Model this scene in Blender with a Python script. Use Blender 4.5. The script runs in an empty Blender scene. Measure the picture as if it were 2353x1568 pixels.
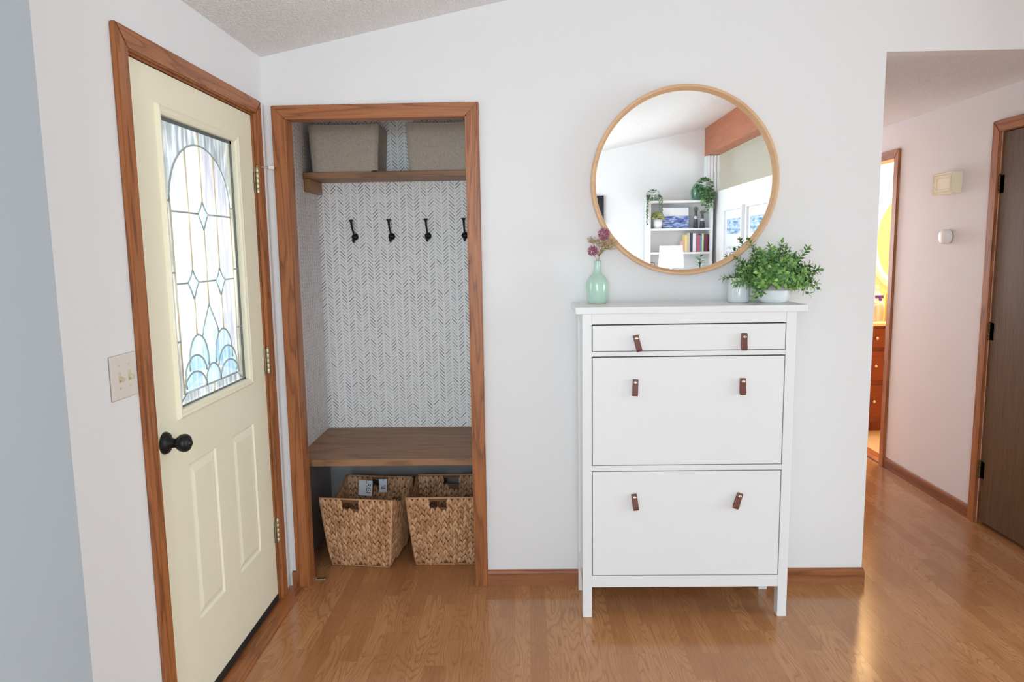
import bpy, bmesh, math, random
from mathutils import Vector, Matrix
random.seed(7)
C = bpy.context.scene.collection
PI = math.pi

# ------------------------------------------------------------------ helpers
def lin(c):
    return tuple((x/255/12.92 if x/255 <= .04045 else ((x/255+.055)/1.055)**2.4) for x in c) + (1.0,)

def wloc(o):
    v = Vector((0, 0, 0))
    while o is not None:
        v += o.location; o = o.parent
    return v

def tag(o, label=None, cat=None, group=None, kind=None):
    if label: o['label'] = label
    if cat: o['category'] = cat
    if group: o['group'] = group
    if kind: o['kind'] = kind
    return o

def thing(name, loc, label, cat, group=None, kind=None):
    o = bpy.data.objects.new(name, None); C.objects.link(o)
    o.location = loc; o.empty_display_size = .05
    return tag(o, label, cat, group, kind)

def obj(name, bm, mats, parent=None, smooth=False, origin=None, label=None):
    """one mesh object; bm is in world coordinates"""
    bmesh.ops.recalc_face_normals(bm, faces=bm.faces[:])
    me = bpy.data.meshes.new(name)
    if not isinstance(mats, (list, tuple)): mats = [mats]
    for m in mats: me.materials.append(m)
    off = wloc(parent) if parent is not None else (Vector(origin) if origin else Vector((0, 0, 0)))
    bmesh.ops.translate(bm, verts=bm.verts[:], vec=-off)
    bm.to_mesh(me); bm.free()
    if smooth:
        for p in me.polygons: p.use_smooth = True
    o = bpy.data.objects.new(name, me); C.objects.link(o)
    if parent is not None: o.parent = parent
    elif origin: o.location = origin
    if label: o['label'] = label
    return o

def copy_tree(o, parent=None):
    c = o.copy(); C.objects.link(c); c.parent = parent
    for ch in list(o.children): copy_tree(ch, c)
    return c

def add(bm, mi=0, M=None):
    """mark everything new since last call"""
    pass

def box(bm, x0, x1, y0, y1, z0, z1, bev=0, mi=0, seg=2, M=None):
    g = bmesh.ops.create_cube(bm, size=1.0)
    vs = g['verts']
    for v in vs:
        v.co = Vector(((x0+x1)/2+v.co.x*(x1-x0), (y0+y1)/2+v.co.y*(y1-y0), (z0+z1)/2+v.co.z*(z1-z0)))
    fs = list({f for v in vs for f in v.link_faces})
    if bev > 0:
        es = list({e for v in vs for e in v.link_edges})
        r = bmesh.ops.bevel(bm, geom=es, offset=bev, segments=seg, affect='EDGES', profile=.5)
        fs = list({f for f in r['faces']} | {f for f in fs if f.is_valid})
        vs = list({v for f in fs for v in f.verts})
        fs = list({f for v in vs for f in v.link_faces}); vs = list({v for f in fs for v in f.verts})
    for f in fs: f.material_index = mi
    if M is not None: bmesh.ops.transform(bm, matrix=M, verts=vs)
    return vs

def prism(bm, pts, vec, mi=0):
    """closed polygon extruded along vec"""
    a = [bm.verts.new(p) for p in pts]; b = [bm.verts.new(Vector(p)+Vector(vec)) for p in pts]
    n = len(pts); fs = [bm.faces.new(a), bm.faces.new(b[::-1])]
    for i in range(n): fs.append(bm.faces.new((a[i], b[i], b[(i+1) % n], a[(i+1) % n])))
    for f in fs: f.material_index = mi
    return a+b

def lathe(bm, prof, M=None, n=32, mi=0, close=True):
    """prof: list of (r,z); axis z"""
    rings = []; vs = []
    for r, z in prof:
        if r < 1e-6:
            v = bm.verts.new((0, 0, z)); rings.append([v]); vs.append(v)
        else:
            ring = [bm.verts.new((r*math.cos(2*PI*i/n), r*math.sin(2*PI*i/n), z)) for i in range(n)]
            rings.append(ring); vs += ring
    for a, b in zip(rings, rings[1:]):
        for i in range(n):
            j = (i+1) % n
            if len(a) == 1 and len(b) == 1: continue
            if len(a) == 1: f = bm.faces.new((a[0], b[i], b[j]))
            elif len(b) == 1: f = bm.faces.new((a[i], b[0], a[j]))
            else: f = bm.faces.new((a[i], b[i], b[j], a[j]))
            f.material_index = mi; f.smooth = True
    if M is not None: bmesh.ops.transform(bm, matrix=M, verts=vs)
    return vs

def frame_for(t):
    t = t.normalized(); u = Vector((0, 0, 1)) if abs(t.z) < .9 else Vector((1, 0, 0))
    a = t.cross(u).normalized(); return a, t.cross(a).normalized()

def tube(bm, pts, r, n=8, mi=0, closed=False, flat=1.0, cap=True):
    pts = [Vector(p) for p in pts]; rings = []; N = len(pts)
    a0 = None
    for i, p in enumerate(pts):
        if closed: t = pts[(i+1) % N]-pts[i-1]
        else: t = pts[min(i+1, N-1)]-pts[max(i-1, 0)]
        if a0 is None: a0, b0 = frame_for(t)
        else:
            t = t.normalized(); a0 = (a0-t*a0.dot(t)).normalized(); b0 = t.cross(a0)
        rr = r[i] if isinstance(r, (list, tuple)) else r
        rings.append([bm.verts.new(p+a0*rr*math.cos(2*PI*k/n)+b0*rr*flat*math.sin(2*PI*k/n)) for k in range(n)])
    M = N if closed else N-1
    for i in range(M):
        A, B = rings[i], rings[(i+1) % N]
        for k in range(n):
            f = bm.faces.new((A[k], A[(k+1) % n], B[(k+1) % n], B[k])); f.material_index = mi; f.smooth = True
    if not closed and cap:
        for R_ in (rings[0], rings[-1][::-1]):
            f = bm.faces.new(R_); f.material_index = mi

def panel(bm, fn, u0, u1, v0, v1, loops, mi=0, skip_cap=False):
    """nested rectangular loops (inset, depth) from a rectangle, fn(u,v,d)->xyz"""
    prev = None
    for ins, d in loops:
        ring = [bm.verts.new(fn(u, v, d)) for u, v in ((u0+ins, v0+ins), (u1-ins, v0+ins), (u1-ins, v1-ins), (u0+ins, v1-ins))]
        if prev:
            for k in range(4):
                f = bm.faces.new((prev[k], prev[(k+1) % 4], ring[(k+1) % 4], ring[k])); f.material_index = mi
        prev = ring
    if not skip_cap:
        f = bm.faces.new(prev); f.material_index = mi

def ell(c, a, b, t0, t1, n=18):
    return [(c[0]+a*math.cos(math.radians(t0+(t1-t0)*i/n)), c[1]+b*math.sin(math.radians(t0+(t1-t0)*i/n))) for i in range(n+1)]

def text_bm(s, size, M, depth=.0004):
    cu = bpy.data.curves.new('lettering', 'FONT'); cu.body = s; cu.size = size; cu.extrude = depth
    o = bpy.data.objects.new('lettering', cu); C.objects.link(o)
    bpy.context.view_layer.update()
    me = bpy.data.meshes.new_from_object(o.evaluated_get(bpy.context.evaluated_depsgraph_get()))
    bpy.data.objects.remove(o); bpy.data.curves.remove(cu)
    bm = bmesh.new(); bm.from_mesh(me); bpy.data.meshes.remove(me)
    bmesh.ops.transform(bm, matrix=M, verts=bm.verts[:])
    return bm

# ------------------------------------------------------------------ materials
class NT:
    def __init__(s, name):
        s.m = bpy.data.materials.new(name); s.m.use_nodes = True
        s.t = s.m.node_tree; s.n = s.t.nodes; s.b = s.n['Principled BSDF']; s.out = s.n['Material Output']
    def new(s, ty, **kw):
        n = s.n.new(ty)
        for k, v in kw.items():
            if k in n.inputs: n.inputs[k].default_value = v
            else: setattr(n, k, v)
        return n
    def link(s, a, b): s.t.links.new(a, b)
    def val(s, x, i):
        if isinstance(x, (int, float)): i.default_value = x
        else: s.link(x, i)
    def math(s, op, a, b=0.0, c=None, clamp=False):
        n = s.new('ShaderNodeMath'); n.operation = op; n.use_clamp = clamp
        s.val(a, n.inputs[0]); s.val(b, n.inputs[1])
        if c is not None: s.val(c, n.inputs[2])
        return n.outputs[0]
    def mix(s, f, a, b, mode='MIX'):
        n = s.new('ShaderNodeMix'); n.data_type = 'RGBA'; n.blend_type = mode
        s.val(f, n.inputs[0])
        for x, i in ((a, n.inputs[6]), (b, n.inputs[7])):
            if isinstance(x, tuple): i.default_value = x
            else: s.link(x, i)
        return n.outputs[2]
    def coord(s, rnd=0, kind='Object'):
        tc = s.new('ShaderNodeTexCoord').outputs[kind]
        if rnd:
            oi = s.new('ShaderNodeObjectInfo')
            v = s.new('ShaderNodeVectorMath', operation='SCALE'); v.inputs[0].default_value = (13.7, 7.3, 5.1)
            s.link(oi.outputs['Random'], v.inputs['Scale'])
            a = s.new('ShaderNodeVectorMath', operation='ADD'); s.link(tc, a.inputs[0]); s.link(v.outputs[0], a.inputs[1])
            return a.outputs[0]
        return tc
    def mapping(s, vec, scale=(1, 1, 1), loc=(0, 0, 0)):
        n = s.new('ShaderNodeMapping'); s.link(vec, n.inputs['Vector'])
        n.inputs['Scale'].default_value = scale; n.inputs['Location'].default_value = loc
        return n.outputs[0]
    def noise(s, vec, scale=1, detail=2, rough=.5, dist=0):
        n = s.new('ShaderNodeTexNoise'); s.link(vec, n.inputs['Vector'])
        n.inputs['Scale'].default_value = scale; n.inputs['Detail'].default_value = detail
        n.inputs['Roughness'].default_value = rough; n.inputs['Distortion'].default_value = dist
        return n.outputs['Fac']
    def ramp(s, f, stops, interp='LINEAR'):
        n = s.new('ShaderNodeValToRGB'); s.link(f, n.inputs[0]); cr = n.color_ramp; cr.interpolation = interp
        cr.elements[0].position, cr.elements[0].color = stops[0]
        cr.elements[1].position, cr.elements[1].color = stops[-1]
        for p, c in stops[1:-1]:
            e = cr.elements.new(p); e.color = c
        return n.outputs[0]
    def sep(s, vec):
        n = s.new('ShaderNodeSeparateXYZ'); s.link(vec, n.inputs[0]); return n.outputs
    def bump(s, h, strength=.2, dist=.002):
        n = s.new('ShaderNodeBump'); s.link(h, n.inputs['Height'])
        n.inputs['Strength'].default_value = strength; n.inputs['Distance'].default_value = dist
        s.link(n.outputs[0], s.b.inputs['Normal'])
    def p(s, **kw):
        for k, v in kw.items():
            k = {'base': 'Base Color', 'rough': 'Roughness', 'metal': 'Metallic', 'spec': 'Specular IOR Level', 'coat': 'Coat Weight',
                 'coatr': 'Coat Roughness', 'sheen': 'Sheen Weight', 'sub': 'Subsurface Weight'}[k]
            if isinstance(v, (int, float, tuple)): s.b.inputs[k].default_value = v
            else: s.link(v, s.b.inputs[k])
        return s

BLK = (0, 0, 0, 1); WHT = (1, 1, 1, 1)
def plain(name, c, rough=.5, metal=0, spec=.5, var=.04, vs=30, bump=0, bs=200, coat=0):
    t = NT(name); v = t.coord()
    n = t.noise(v, vs, 3)
    a = lin(c); b = tuple(x*(1-var) for x in a[:3])+(1,); d = tuple(min(1, x*(1+var)) for x in a[:3])+(1,)
    t.p(base=t.mix(n, b, d), rough=rough, metal=metal, spec=spec, coat=coat)
    if bump: t.bump(t.noise(v, bs, 3), bump)
    return t.m

def wood(name, base, dark, light, axis, freq=7, rough=.42, pore=.5, wide=16, coat=0, contrast=.75, fade=2):
    t = NT(name); v = t.coord(rnd=1)
    ax = 'xyz'.index(axis)
    s1 = [wide]*3; s1[ax] = 1.1
    s2 = [330]*3; s2[ax] = 9
    s3 = [60]*3; s3[ax] = 2
    n1 = t.noise(t.mapping(v, tuple(s1)), 1, 2.5, .45)
    fr = t.math('FRACT', t.math('MULTIPLY', n1, freq))
    lines = t.ramp(fr, [(0, WHT), (.10, (.55, .55, .55, 1)), (.45, BLK), (.86, (.12, .12, .12, 1)), (1, WHT)])
    por = t.ramp(t.noise(t.mapping(v, tuple(s2)), 1, 2), [(.5, BLK), (.66, WHT)])
    str_ = t.noise(t.mapping(v, tuple(s3)), 1, 3)
    c = t.mix(str_, lin(base), lin(light))
    c = t.mix(t.math('MULTIPLY', lines, contrast), c, lin(dark))
    c = t.mix(t.math('MULTIPLY', por, pore*.6), c, lin(dark))
    t.p(base=c, rough=rough, coat=coat)
    t.bump(t.math('ADD', t.math('MULTIPLY', por, -.6), t.math('MULTIPLY', lines, -.3)), .12, .001)
    return t.m

def m_wall(name, c, bump=.05):
    t = NT(name); v = t.coord()
    t.p(base=t.mix(t.noise(v, 1.3, 2), lin(c), lin(tuple(min(255, x+3) for x in c))), rough=.62, spec=.3)
    t.bump(t.noise(v, 160, 3, .6), bump, .002)
    return t.m
def m_ceil():
    t = NT('textured_ceiling'); v = t.coord()
    t.p(base=lin((248, 246, 247)), rough=.8, spec=.25)
    n = t.noise(v, 105, 2.5, .6)
    t.bump(t.ramp(n, [(.42, BLK), (.62, WHT)]), 0.7, .008)
    return t.m
def m_floor():
    t = NT('laminate_oak_floor'); v = t.coord(); x, y, z = t.sep(v)
    W = .064
    u = t.math('DIVIDE', x, W); row = t.math('FLOOR', u); fx = t.math('SUBTRACT', u, row)
    wn = t.new('ShaderNodeTexWhiteNoise'); wn.noise_dimensions = '1D'; t.link(row, wn.inputs['W'])
    yl = t.math('ADD', t.math('DIVIDE', y, .46), t.math('MULTIPLY', wn.outputs['Value'], 9.0))
    pc = t.math('FLOOR', yl); fy = t.math('SUBTRACT', yl, pc)
    cid = t.new('ShaderNodeCombineXYZ'); t.link(row, cid.inputs[0]); t.link(pc, cid.inputs[1])
    w2 = t.new('ShaderNodeTexWhiteNoise'); w2.noise_dimensions = '3D'; t.link(cid.outputs[0], w2.inputs['Vector'])
    off = t.new('ShaderNodeVectorMath', operation='SCALE'); t.link(w2.outputs['Color'], off.inputs[0]); off.inputs['Scale'].default_value = 40
    ad = t.new('ShaderNodeVectorMath', operation='ADD'); t.link(v, ad.inputs[0]); t.link(off.outputs[0], ad.inputs[1])
    n1 = t.noise(t.mapping(ad.outputs[0], (11, 1.7, 11)), 1, 1.6, .4, .15)
    fr = t.math('FRACT', t.math('MULTIPLY', n1, 21))
    lines = t.ramp(fr, [(0, WHT), (.10, (.5, .5, .5, 1)), (.32, BLK), (.85, (.12, .12, .12, 1)), (1, WHT)])
    amt = t.ramp(w2.outputs['Value'], [(.2, (.25, .25, .25, 1)), (.8, (.8, .8, .8, 1))])
    fine = t.ramp(t.noise(t.mapping(ad.outputs[0], (300, 7, 300)), 1, 2), [(.42, BLK), (.7, WHT)])
    base = t.mix(w2.outputs['Value'], lin((172, 118, 76)), lin((196, 142, 95)))
    c = t.mix(t.math('MULTIPLY', t.math('MULTIPLY', lines, amt), .62), base, lin((116, 70, 40)))
    c = t.mix(t.math('MULTIPLY', fine, .35), c, lin((136, 88, 54)))
    # joints: strip seams faint, boards every third strip
    e1 = t.math('LESS_THAN', fx, .018); e2 = t.math('LESS_THAN', fy, .004)
    e = t.math('MAXIMUM', e1, e2)
    c = t.mix(t.math('MULTIPLY', e, .24), c, lin((84, 48, 24)))
    t.p(base=c, rough=t.math('ADD', .155, t.math('MULTIPLY', fine, .06)), spec=.5)
    t.bump(t.math('ADD', fine, t.math('MULTIPLY', e, 2)), .04, .001)
    return t.m
def m_paper(name, axis):
    """white wallpaper printed with a herringbone of short dark strokes"""
    t = NT(name); v = t.coord(); o = t.sep(v); x = o['xyz'.index(axis)]; z = o[2]
    W, Pz = .0365, .0177
    u = t.math('DIVIDE', t.math('ADD', x, 4*W*10+.009), W); col = t.math('FLOOR', u); fx = t.math('SUBTRACT', t.math('SUBTRACT', u, col), .5)
    sg = t.math('SUBTRACT', t.math('MULTIPLY', t.math('MODULO', col, 2.0), 2.0), 1.0)
    w1 = t.new('ShaderNodeTexWhiteNoise'); w1.noise_dimensions = '1D'; t.link(col, w1.inputs['W'])
    q = t.math('ADD', t.math('DIVIDE', z, Pz), t.math('MULTIPLY', t.math('MULTIPLY', sg, fx), W/Pz))
    q = t.math('ADD', q, t.math('MULTIPLY', w1.outputs['Value'], .35))
    qi = t.math('FLOOR', q); fq = t.math('ABSOLUTE', t.math('SUBTRACT', t.math('SUBTRACT', q, qi), .5))
    cid = t.new('ShaderNodeCombineXYZ'); t.link(col, cid.inputs[0]); t.link(qi, cid.inputs[1])
    w2 = t.new('ShaderNodeTexWhiteNoise'); w2.noise_dimensions = '3D'; t.link(cid.outputs[0], w2.inputs['Vector'])
    th = t.math('ADD', .065, t.math('MULTIPLY', w2.outputs['Value'], .06))
    m = t.math('MULTIPLY', t.math('LESS_THAN', fq, th), t.math('LESS_THAN', t.math('ABSOLUTE', fx), .37))
    k = t.math('ADD', .6, t.math('MULTIPLY', w2.outputs['Value'], .4))
    t.p(base=t.mix(t.math('MULTIPLY', m, k), lin((246, 246, 248)), lin((26, 26, 30))), rough=.6, spec=.3)
    return t.m
def m_fabric(name, c1, c2):
    t = NT(name); v = t.coord(rnd=1)
    a = t.noise(t.mapping(v, (90, 90, 900)), 1, 2, .7); b = t.noise(t.mapping(v, (700, 700, 70)), 1, 2, .7)
    f = t.ramp(t.math('MULTIPLY', t.math('ADD', a, b), .5), [(.36, BLK), (.64, WHT)])
    t.p(base=t.mix(f, lin(c1), lin(c2)), rough=.9, spec=.15, sheen=.15); t.bump(f, .35, .001)
    return t.m
def m_island(name, stops, rough=.6, spec=.3, nz=25, noisy=.3, trans=0):
    """colour differs from piece to piece of one mesh"""
    t = NT(name); g = t.new('ShaderNodeNewGeometry')
    n = t.noise(t.coord(), nz, 2)
    f = t.math('ADD', t.math('MULTIPLY', g.outputs['Random Per Island'], 1-noisy), t.math('MULTIPLY', n, noisy))
    t.p(base=t.ramp(f, [(p, lin(c)) for p, c in stops]), rough=rough, spec=spec, sub=0)
    return t.m
def m_pane(name, tint, streak, mixt=.55, axis_scale=(60, 60, 6), rough=.25):
    """obscured door glass: partly clear, partly scattering, faint streaks in its tint"""
    t = NT(name); v = t.coord()
    n = t.noise(t.mapping(v, axis_scale), 1, 3, .6, .4)
    col = t.mix(t.ramp(n, [(.42, BLK), (.62, WHT)]), lin(tint), lin(streak))
    tr = t.new('ShaderNodeBsdfTransparent'); rf = t.new('ShaderNodeBsdfTranslucent'); gl = t.new('ShaderNodeBsdfGlossy')
    t.link(col, tr.inputs['Color']); t.link(col, rf.inputs['Color'])
    gl.inputs['Roughness'].default_value = rough
    bp = t.new('ShaderNodeBump'); t.link(n, bp.inputs['Height']); bp.inputs['Strength'].default_value = .4; bp.inputs['Distance'].default_value = .004
    t.link(bp.outputs[0], gl.inputs['Normal'])
    a = t.new('ShaderNodeMixShader'); a.inputs[0].default_value = 1-mixt; t.link(tr.outputs[0], a.inputs[1]); t.link(rf.outputs[0], a.inputs[2])
    b = t.new('ShaderNodeMixShader'); b.inputs[0].default_value = .06; t.link(a.outputs[0], b.inputs[1]); t.link(gl.outputs[0], b.inputs[2])
    t.link(b.outputs[0], t.out.inputs['Surface'])
    return t.m
def m_clear(name):
    t = NT(name); n = t.noise(t.coord(), 3, 2)
    tr = t.new('ShaderNodeBsdfTransparent'); gl = t.new('ShaderNodeBsdfGlossy'); gl.inputs['Roughness'].default_value = .02
    t.link(t.mix(n, (.95, .97, .96, 1), (.97, .98, .98, 1)), tr.inputs['Color'])
    b = t.new('ShaderNodeMixShader'); b.inputs[0].default_value = .06; t.link(tr.outputs[0], b.inputs[1]); t.link(gl.outputs[0], b.inputs[2])
    t.link(b.outputs[0], t.out.inputs['Surface']); return t.m
def m_emit(name, c, s):
    t = NT(name); e = t.new('ShaderNodeEmission', Strength=s); n = t.noise(t.coord(), 4, 2)
    a = lin(c); t.link(t.mix(n, a, tuple(x*.96 for x in a[:3])+(1,)), e.inputs['Color']); t.link(e.outputs[0], t.out.inputs['Surface']); return t.m

WALL = m_wall('white_wall_paint', (233, 232, 234))
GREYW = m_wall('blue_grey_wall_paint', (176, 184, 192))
HALLW = m_wall('hall_wall_paint', (230, 226, 228))
BEIGE = m_wall('greige_wall_paint', (230, 228, 216))
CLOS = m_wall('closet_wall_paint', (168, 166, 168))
BATHW = m_wall('bathroom_paint', (242, 222, 184))
CEIL = m_ceil(); FLOOR = m_floor()
OAKZ = wood('oak_casing_upright', (164, 98, 52), (104, 54, 24), (180, 112, 64), 'z')
OAKX = wood('oak_casing_across', (164, 98, 52), (104, 54, 24), (180, 112, 64), 'x')
OAKY = wood('oak_casing_deep', (164, 98, 52), (104, 54, 24), (180, 112, 64), 'y')
BBX = wood('oak_baseboard', (150, 92, 56), (112, 62, 34), (164, 104, 68), 'x', freq=5)
BBY = wood('oak_baseboard_deep', (138, 78, 42), (96, 50, 24), (150, 88, 50), 'y', freq=5)
BENCH = wood('brown_stained_pine', (152, 108, 74), (104, 68, 42), (170, 126, 90), 'x', freq=6, wide=9, rough=.5, contrast=.6)
CLEAT = wood('brown_stained_pine_deep', (164, 122, 84), (110, 76, 48), (180, 140, 100), 'y', freq=5, wide=9, rough=.5, contrast=.5)
DARKD = wood('dark_walnut_veneer', (86, 60, 36), (40, 25, 13), (104, 76, 48), 'z', freq=9, wide=34, rough=.4, contrast=.6)
ASH = wood('bent_ash_veneer', (220, 176, 136), (196, 146, 104), (230, 190, 150), 'x', freq=3, wide=8, rough=.4, contrast=.35)
BEAMW = wood('stained_beam', (170, 96, 62), (136, 70, 42), (184, 110, 74), 'y', freq=4, wide=8, contrast=.4)
CHERRY = wood('cherry_vanity', (122, 46, 16), (84, 26, 8), (138, 58, 24), 'z', freq=4, wide=8, rough=.3, contrast=.4)
PAPERX = m_paper('herringbone_paper_back', 'x'); PAPERY = m_paper('herringbone_paper_side', 'y')
CREAM = plain('cream_door_paint', (246, 239, 214), .42, var=.015, vs=4, bump=.03, bs=90)
DWHITE = plain('white_lacquer', (236, 236, 238), .28, var=.008, vs=5)
BLACKM = plain('matte_black_metal', (22, 22, 24), .42, .3, var=.15, vs=40)
BRASSA = plain('aged_brass', (190, 180, 152), .35, .85, var=.12, vs=60)
NICKEL = plain('nickel', (215, 208, 196), .25, 1, var=.05)
DARKBR = plain('dark_bronze', (92, 74, 50), .4, .8, var=.12)
LEATHER = plain('brown_leather', (110, 62, 52), .5, var=.18, vs=90, bump=.1)
PLASTIC = plain('ivory_plastic', (226, 218, 210), .35, var=.02)
TOGGLE = plain('aged_ivory_plastic', (214, 202, 172), .35, var=.03)
RUBBER = plain('black_rubber_sweep', (34, 30, 28), .7, var=.2)
FAB = m_fabric('linen_weave', (160, 147, 134), (206, 194, 181))
BRAID = m_island('water_hyacinth', [(0, (158, 114, 80)), (.35, (192, 146, 108)), (.7, (210, 164, 126)), (1, (230, 190, 152))], .65, nz=60)
SHELL = plain('hyacinth_inner', (112, 78, 52), .8, var=.25, vs=80)
CARD = plain('white_card', (226, 228, 236), .6, var=.01); INK = plain('black_ink', (30, 30, 34), .6, var=.05); STRING = plain('black_string', (28, 26, 26), .8)
CELADON = plain('celadon_glaze', (180, 212, 196), .12, var=.05, vs=120, coat=.5)
BARE = plain('bare_clay', (222, 206, 178), .7)
CUPG = plain('pale_grey_glaze', (216, 221, 224), .16, var=.015, coat=.4)
POTW = plain('white_ceramic', (240, 240, 244), .3, var=.01)
SOIL = plain('dark_soil', (52, 44, 34), .9, var=.3)
GREEN = m_island('boxwood_leaf', [(0, (66, 102, 56)), (.4, (102, 148, 82)), (.75, (138, 182, 98)), (1, (186, 214, 110))], .38, .5, nz=12, noisy=.25)
STEMG = plain('green_stem', (96, 104, 60), .6)
ALLIUM = m_island('dried_purple_floret', [(0, (136, 68, 98)), (.5, (182, 108, 138)), (1, (222, 170, 186))], .8)
BEIGEF = m_island('dried_beige_floret', [(0, (180, 150, 116)), (.5, (212, 186, 152)), (1, (234, 216, 188))], .85)
STRAW = plain('straw_stem', (164, 136, 92), .8)
IVY = m_island('trailing_leaf', [(0, (48, 88, 52)), (.5, (84, 128, 82)), (1, (150, 190, 140))], .5)
IVYL = m_island('round_leaf', [(0, (64, 110, 60)), (.5, (110, 156, 98)), (1, (176, 208, 164))], .5)
SUCC = m_island('variegated_leaf', [(0, (110, 126, 66)), (.5, (160, 170, 104)), (1, (222, 222, 176))], .5)
CHROME = NT('mirror_silver').p(metal=1.0, rough=.0).m
_t = bpy.data.materials['mirror_silver'].node_tree; _t.nodes['Principled BSDF'].inputs['Base Color'].default_value = (.93, .95, .95, 1)
def band():
    t = NT('grey_striated_band'); v = t.coord(); f = t.ramp(t.noise(t.mapping(v, (8, 8, 420)), 1, 3, .6), [(.35, BLK), (.65, WHT)])
    t.p(base=t.mix(f, lin((166, 162, 160)), lin((206, 203, 203))), rough=.7); t.bump(f, .5, .002); return t.m
BAND = band()
GLASSB = m_pane('rain_glass', (255, 255, 255), (231, 233, 239), .8)
GLASSO = m_pane('wavy_border_glass', (240, 243, 243), (204, 209, 209), .8, axis_scale=(30, 45, 7))
GLASSV = m_pane('bevelled_glass', (240, 250, 253), (226, 240, 246), .85)
LEAD = plain('lead_came', (186, 200, 200), .35, .35, var=.1); BRASSC = plain('brass_came', (240, 230, 200), .35, .25, var=.1)
CLEAR = m_clear('window_glass')
JAR = m_pane('green_glass', (232, 246, 240), (200, 228, 216), .9, (20, 20, 4), .1)

# ------------------------------------------------------------------ measures
ZC0, SL = 2.3004, .1995               # sloped ceiling at the left wall, its rise per metre
zc = lambda x: ZC0+SL*x
RX = 3.43                              # ridge
DZ = .742                              # closet back
XH = 2.563; ZH = 2.272; XW = 3.4987    # end of back wall, hall ceiling, hall right wall

def st(name, bm, m, label, cat, **kw):
    return tag(obj(name, bm, m, **kw), label, cat, kind='structure')
B = bmesh.new

# ------------------------------------------------------------------ shell
bm = B(); box(bm, 0, 7, -6.4, 4.2, -.06, 0); pass
st('floor', bm, FLOOR, 'oak strip laminate floor of room, closet and hallway', 'floor')

NX = .10; NY = -1.581                  # nearer blue-grey wall and where it ends
bm = B()
for a, b in ((NY, -1.066), (-.132, 0.0)): box(bm, -.12, 0, a, b, 0, ZC0+.02)
box(bm, -.12, 0, -1.066, -.132, 2.05, ZC0+.02)
st('wall_left', bm, WALL, 'white wall around the cream front door', 'wall')
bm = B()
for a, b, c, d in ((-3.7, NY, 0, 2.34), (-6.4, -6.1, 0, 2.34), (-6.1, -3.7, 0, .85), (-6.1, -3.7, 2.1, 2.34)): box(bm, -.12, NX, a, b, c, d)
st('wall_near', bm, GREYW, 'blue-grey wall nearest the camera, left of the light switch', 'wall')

bm = B(); T = .07
prism(bm, [(-.12, 0, 0), (.0935, 0, 0), (.0935, 0, zc(.0935)+.02), (-.12, 0, zc(0)+.02)], (0, T, 0))
prism(bm, [(.0935, 0, 2.053), (.847, 0, 2.053), (.847, 0, zc(.847)+.02), (.0935, 0, zc(.0935)+.02)], (0, T, 0))
prism(bm, [(.847, 0, 0), (XH, 0, 0), (XH, 0, zc(XH)+.02), (.847, 0, zc(.847)+.02)], (0, T, 0))
prism(bm, [(XH, 0, ZH), (3.497, 0, ZH), (3.497, 0, zc(3.3)), (RX, 0, zc(RX)+.02), (XH, 0, zc(XH)+.02)], (0, T, 0))
st('wall_back', bm, WALL, 'white wall behind the shoe cabinet and round mirror', 'wall')

bm = B()
prism(bm, [(-.86, -6.4, zc(-.86)), (RX, -6.4, zc(RX)), (RX, -6.4, zc(RX)+.05), (-.86, -6.4, zc(-.86)+.05)], (0, 6.47, 0))
prism(bm, [(RX, -6.4, zc(RX)), (7.1, -6.4, 2.25), (7.1, -6.4, 2.3), (RX, -6.4, zc(RX)+.05)], (0, 6.47, 0))
st('ceiling', bm, CEIL, 'white textured ceiling sloping up to the right', 'ceiling')
bm = B(); box(bm, XH, XW, .07, 4.2, ZH, ZH+.0115)
st('ceiling_hall', bm, CEIL, 'flat textured ceiling of the hallway', 'ceiling')

# closet interior
bm = B(); box(bm, -.12, 0, T, DZ+.1, .53, 2.3, mi=1); box(bm, -.12, 0, T, DZ+.1, 0, .53)
st('wall_closet_left', bm, [CLOS, PAPERY], 'left side wall of the closet nook in herringbone paper', 'wall')
bm = B(); box(bm, 0, 1.0, DZ, DZ+.1, .53, 2.3, mi=1); box(bm, 0, 1.0, DZ, DZ+.1, 0, .53)
st('wall_closet_back', bm, [CLOS, PAPERX], 'rear wall of the closet nook in herringbone paper', 'wall')
bm = B(); box(bm, 1.0, 1.07, T, DZ+.1, .53, 2.3, mi=1); box(bm, 1.0, 1.07, T, DZ+.1, 0, .53)
st('wall_closet_right', bm, [CLOS, PAPERY], 'right side wall of the closet nook', 'wall')
bm = B(); box(bm, -.12, 1.07, T, DZ+.1, 2.3, 2.33)
st('ceiling_closet', bm, WALL, 'white ceiling inside the closet nook', 'ceiling')

# hall + bathroom shell
bm = B(); box(bm, XH-.07, XH, T, 4.2, 0, ZH)
st('wall_hall_left', bm, HALLW, 'hallway wall behind the white wall corner', 'wall')
BY0, BY1 = 1.745, 2.49     # bathroom doorway
HY1 = .69; HY0 = -.12      # hall door slab
bm = B()
box(bm, XW, XW+.1, HY1+.006, BY0, 0, ZH); box(bm, XW, XW+.1, BY1, 4.2, 0, ZH)
box(bm, XW, XW+.1, BY0, BY1, 2.058, ZH); box(bm, XW, XW+.1, HY0-.006, HY1+.006, 2.06, ZH)
box(bm, XW, XW+.1, -.4, HY0-.006, 0, ZH); box(bm, XW, XW+.1, -.4, -.001, ZH, 2.95)
st('wall_hall_right', bm, HALLW, 'pale hallway wall carrying the chime box', 'wall')
bm = B(); box(bm, XH, XW, 4.1, 4.2, 0, .9); box(bm, XH, XW, 4.1, 4.2, 2.0, ZH); box(bm, XH, 2.66, 4.1, 4.2, .9, 2.0); box(bm, 3.4, XW, 4.1, 4.2, .9, 2.0)
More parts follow.
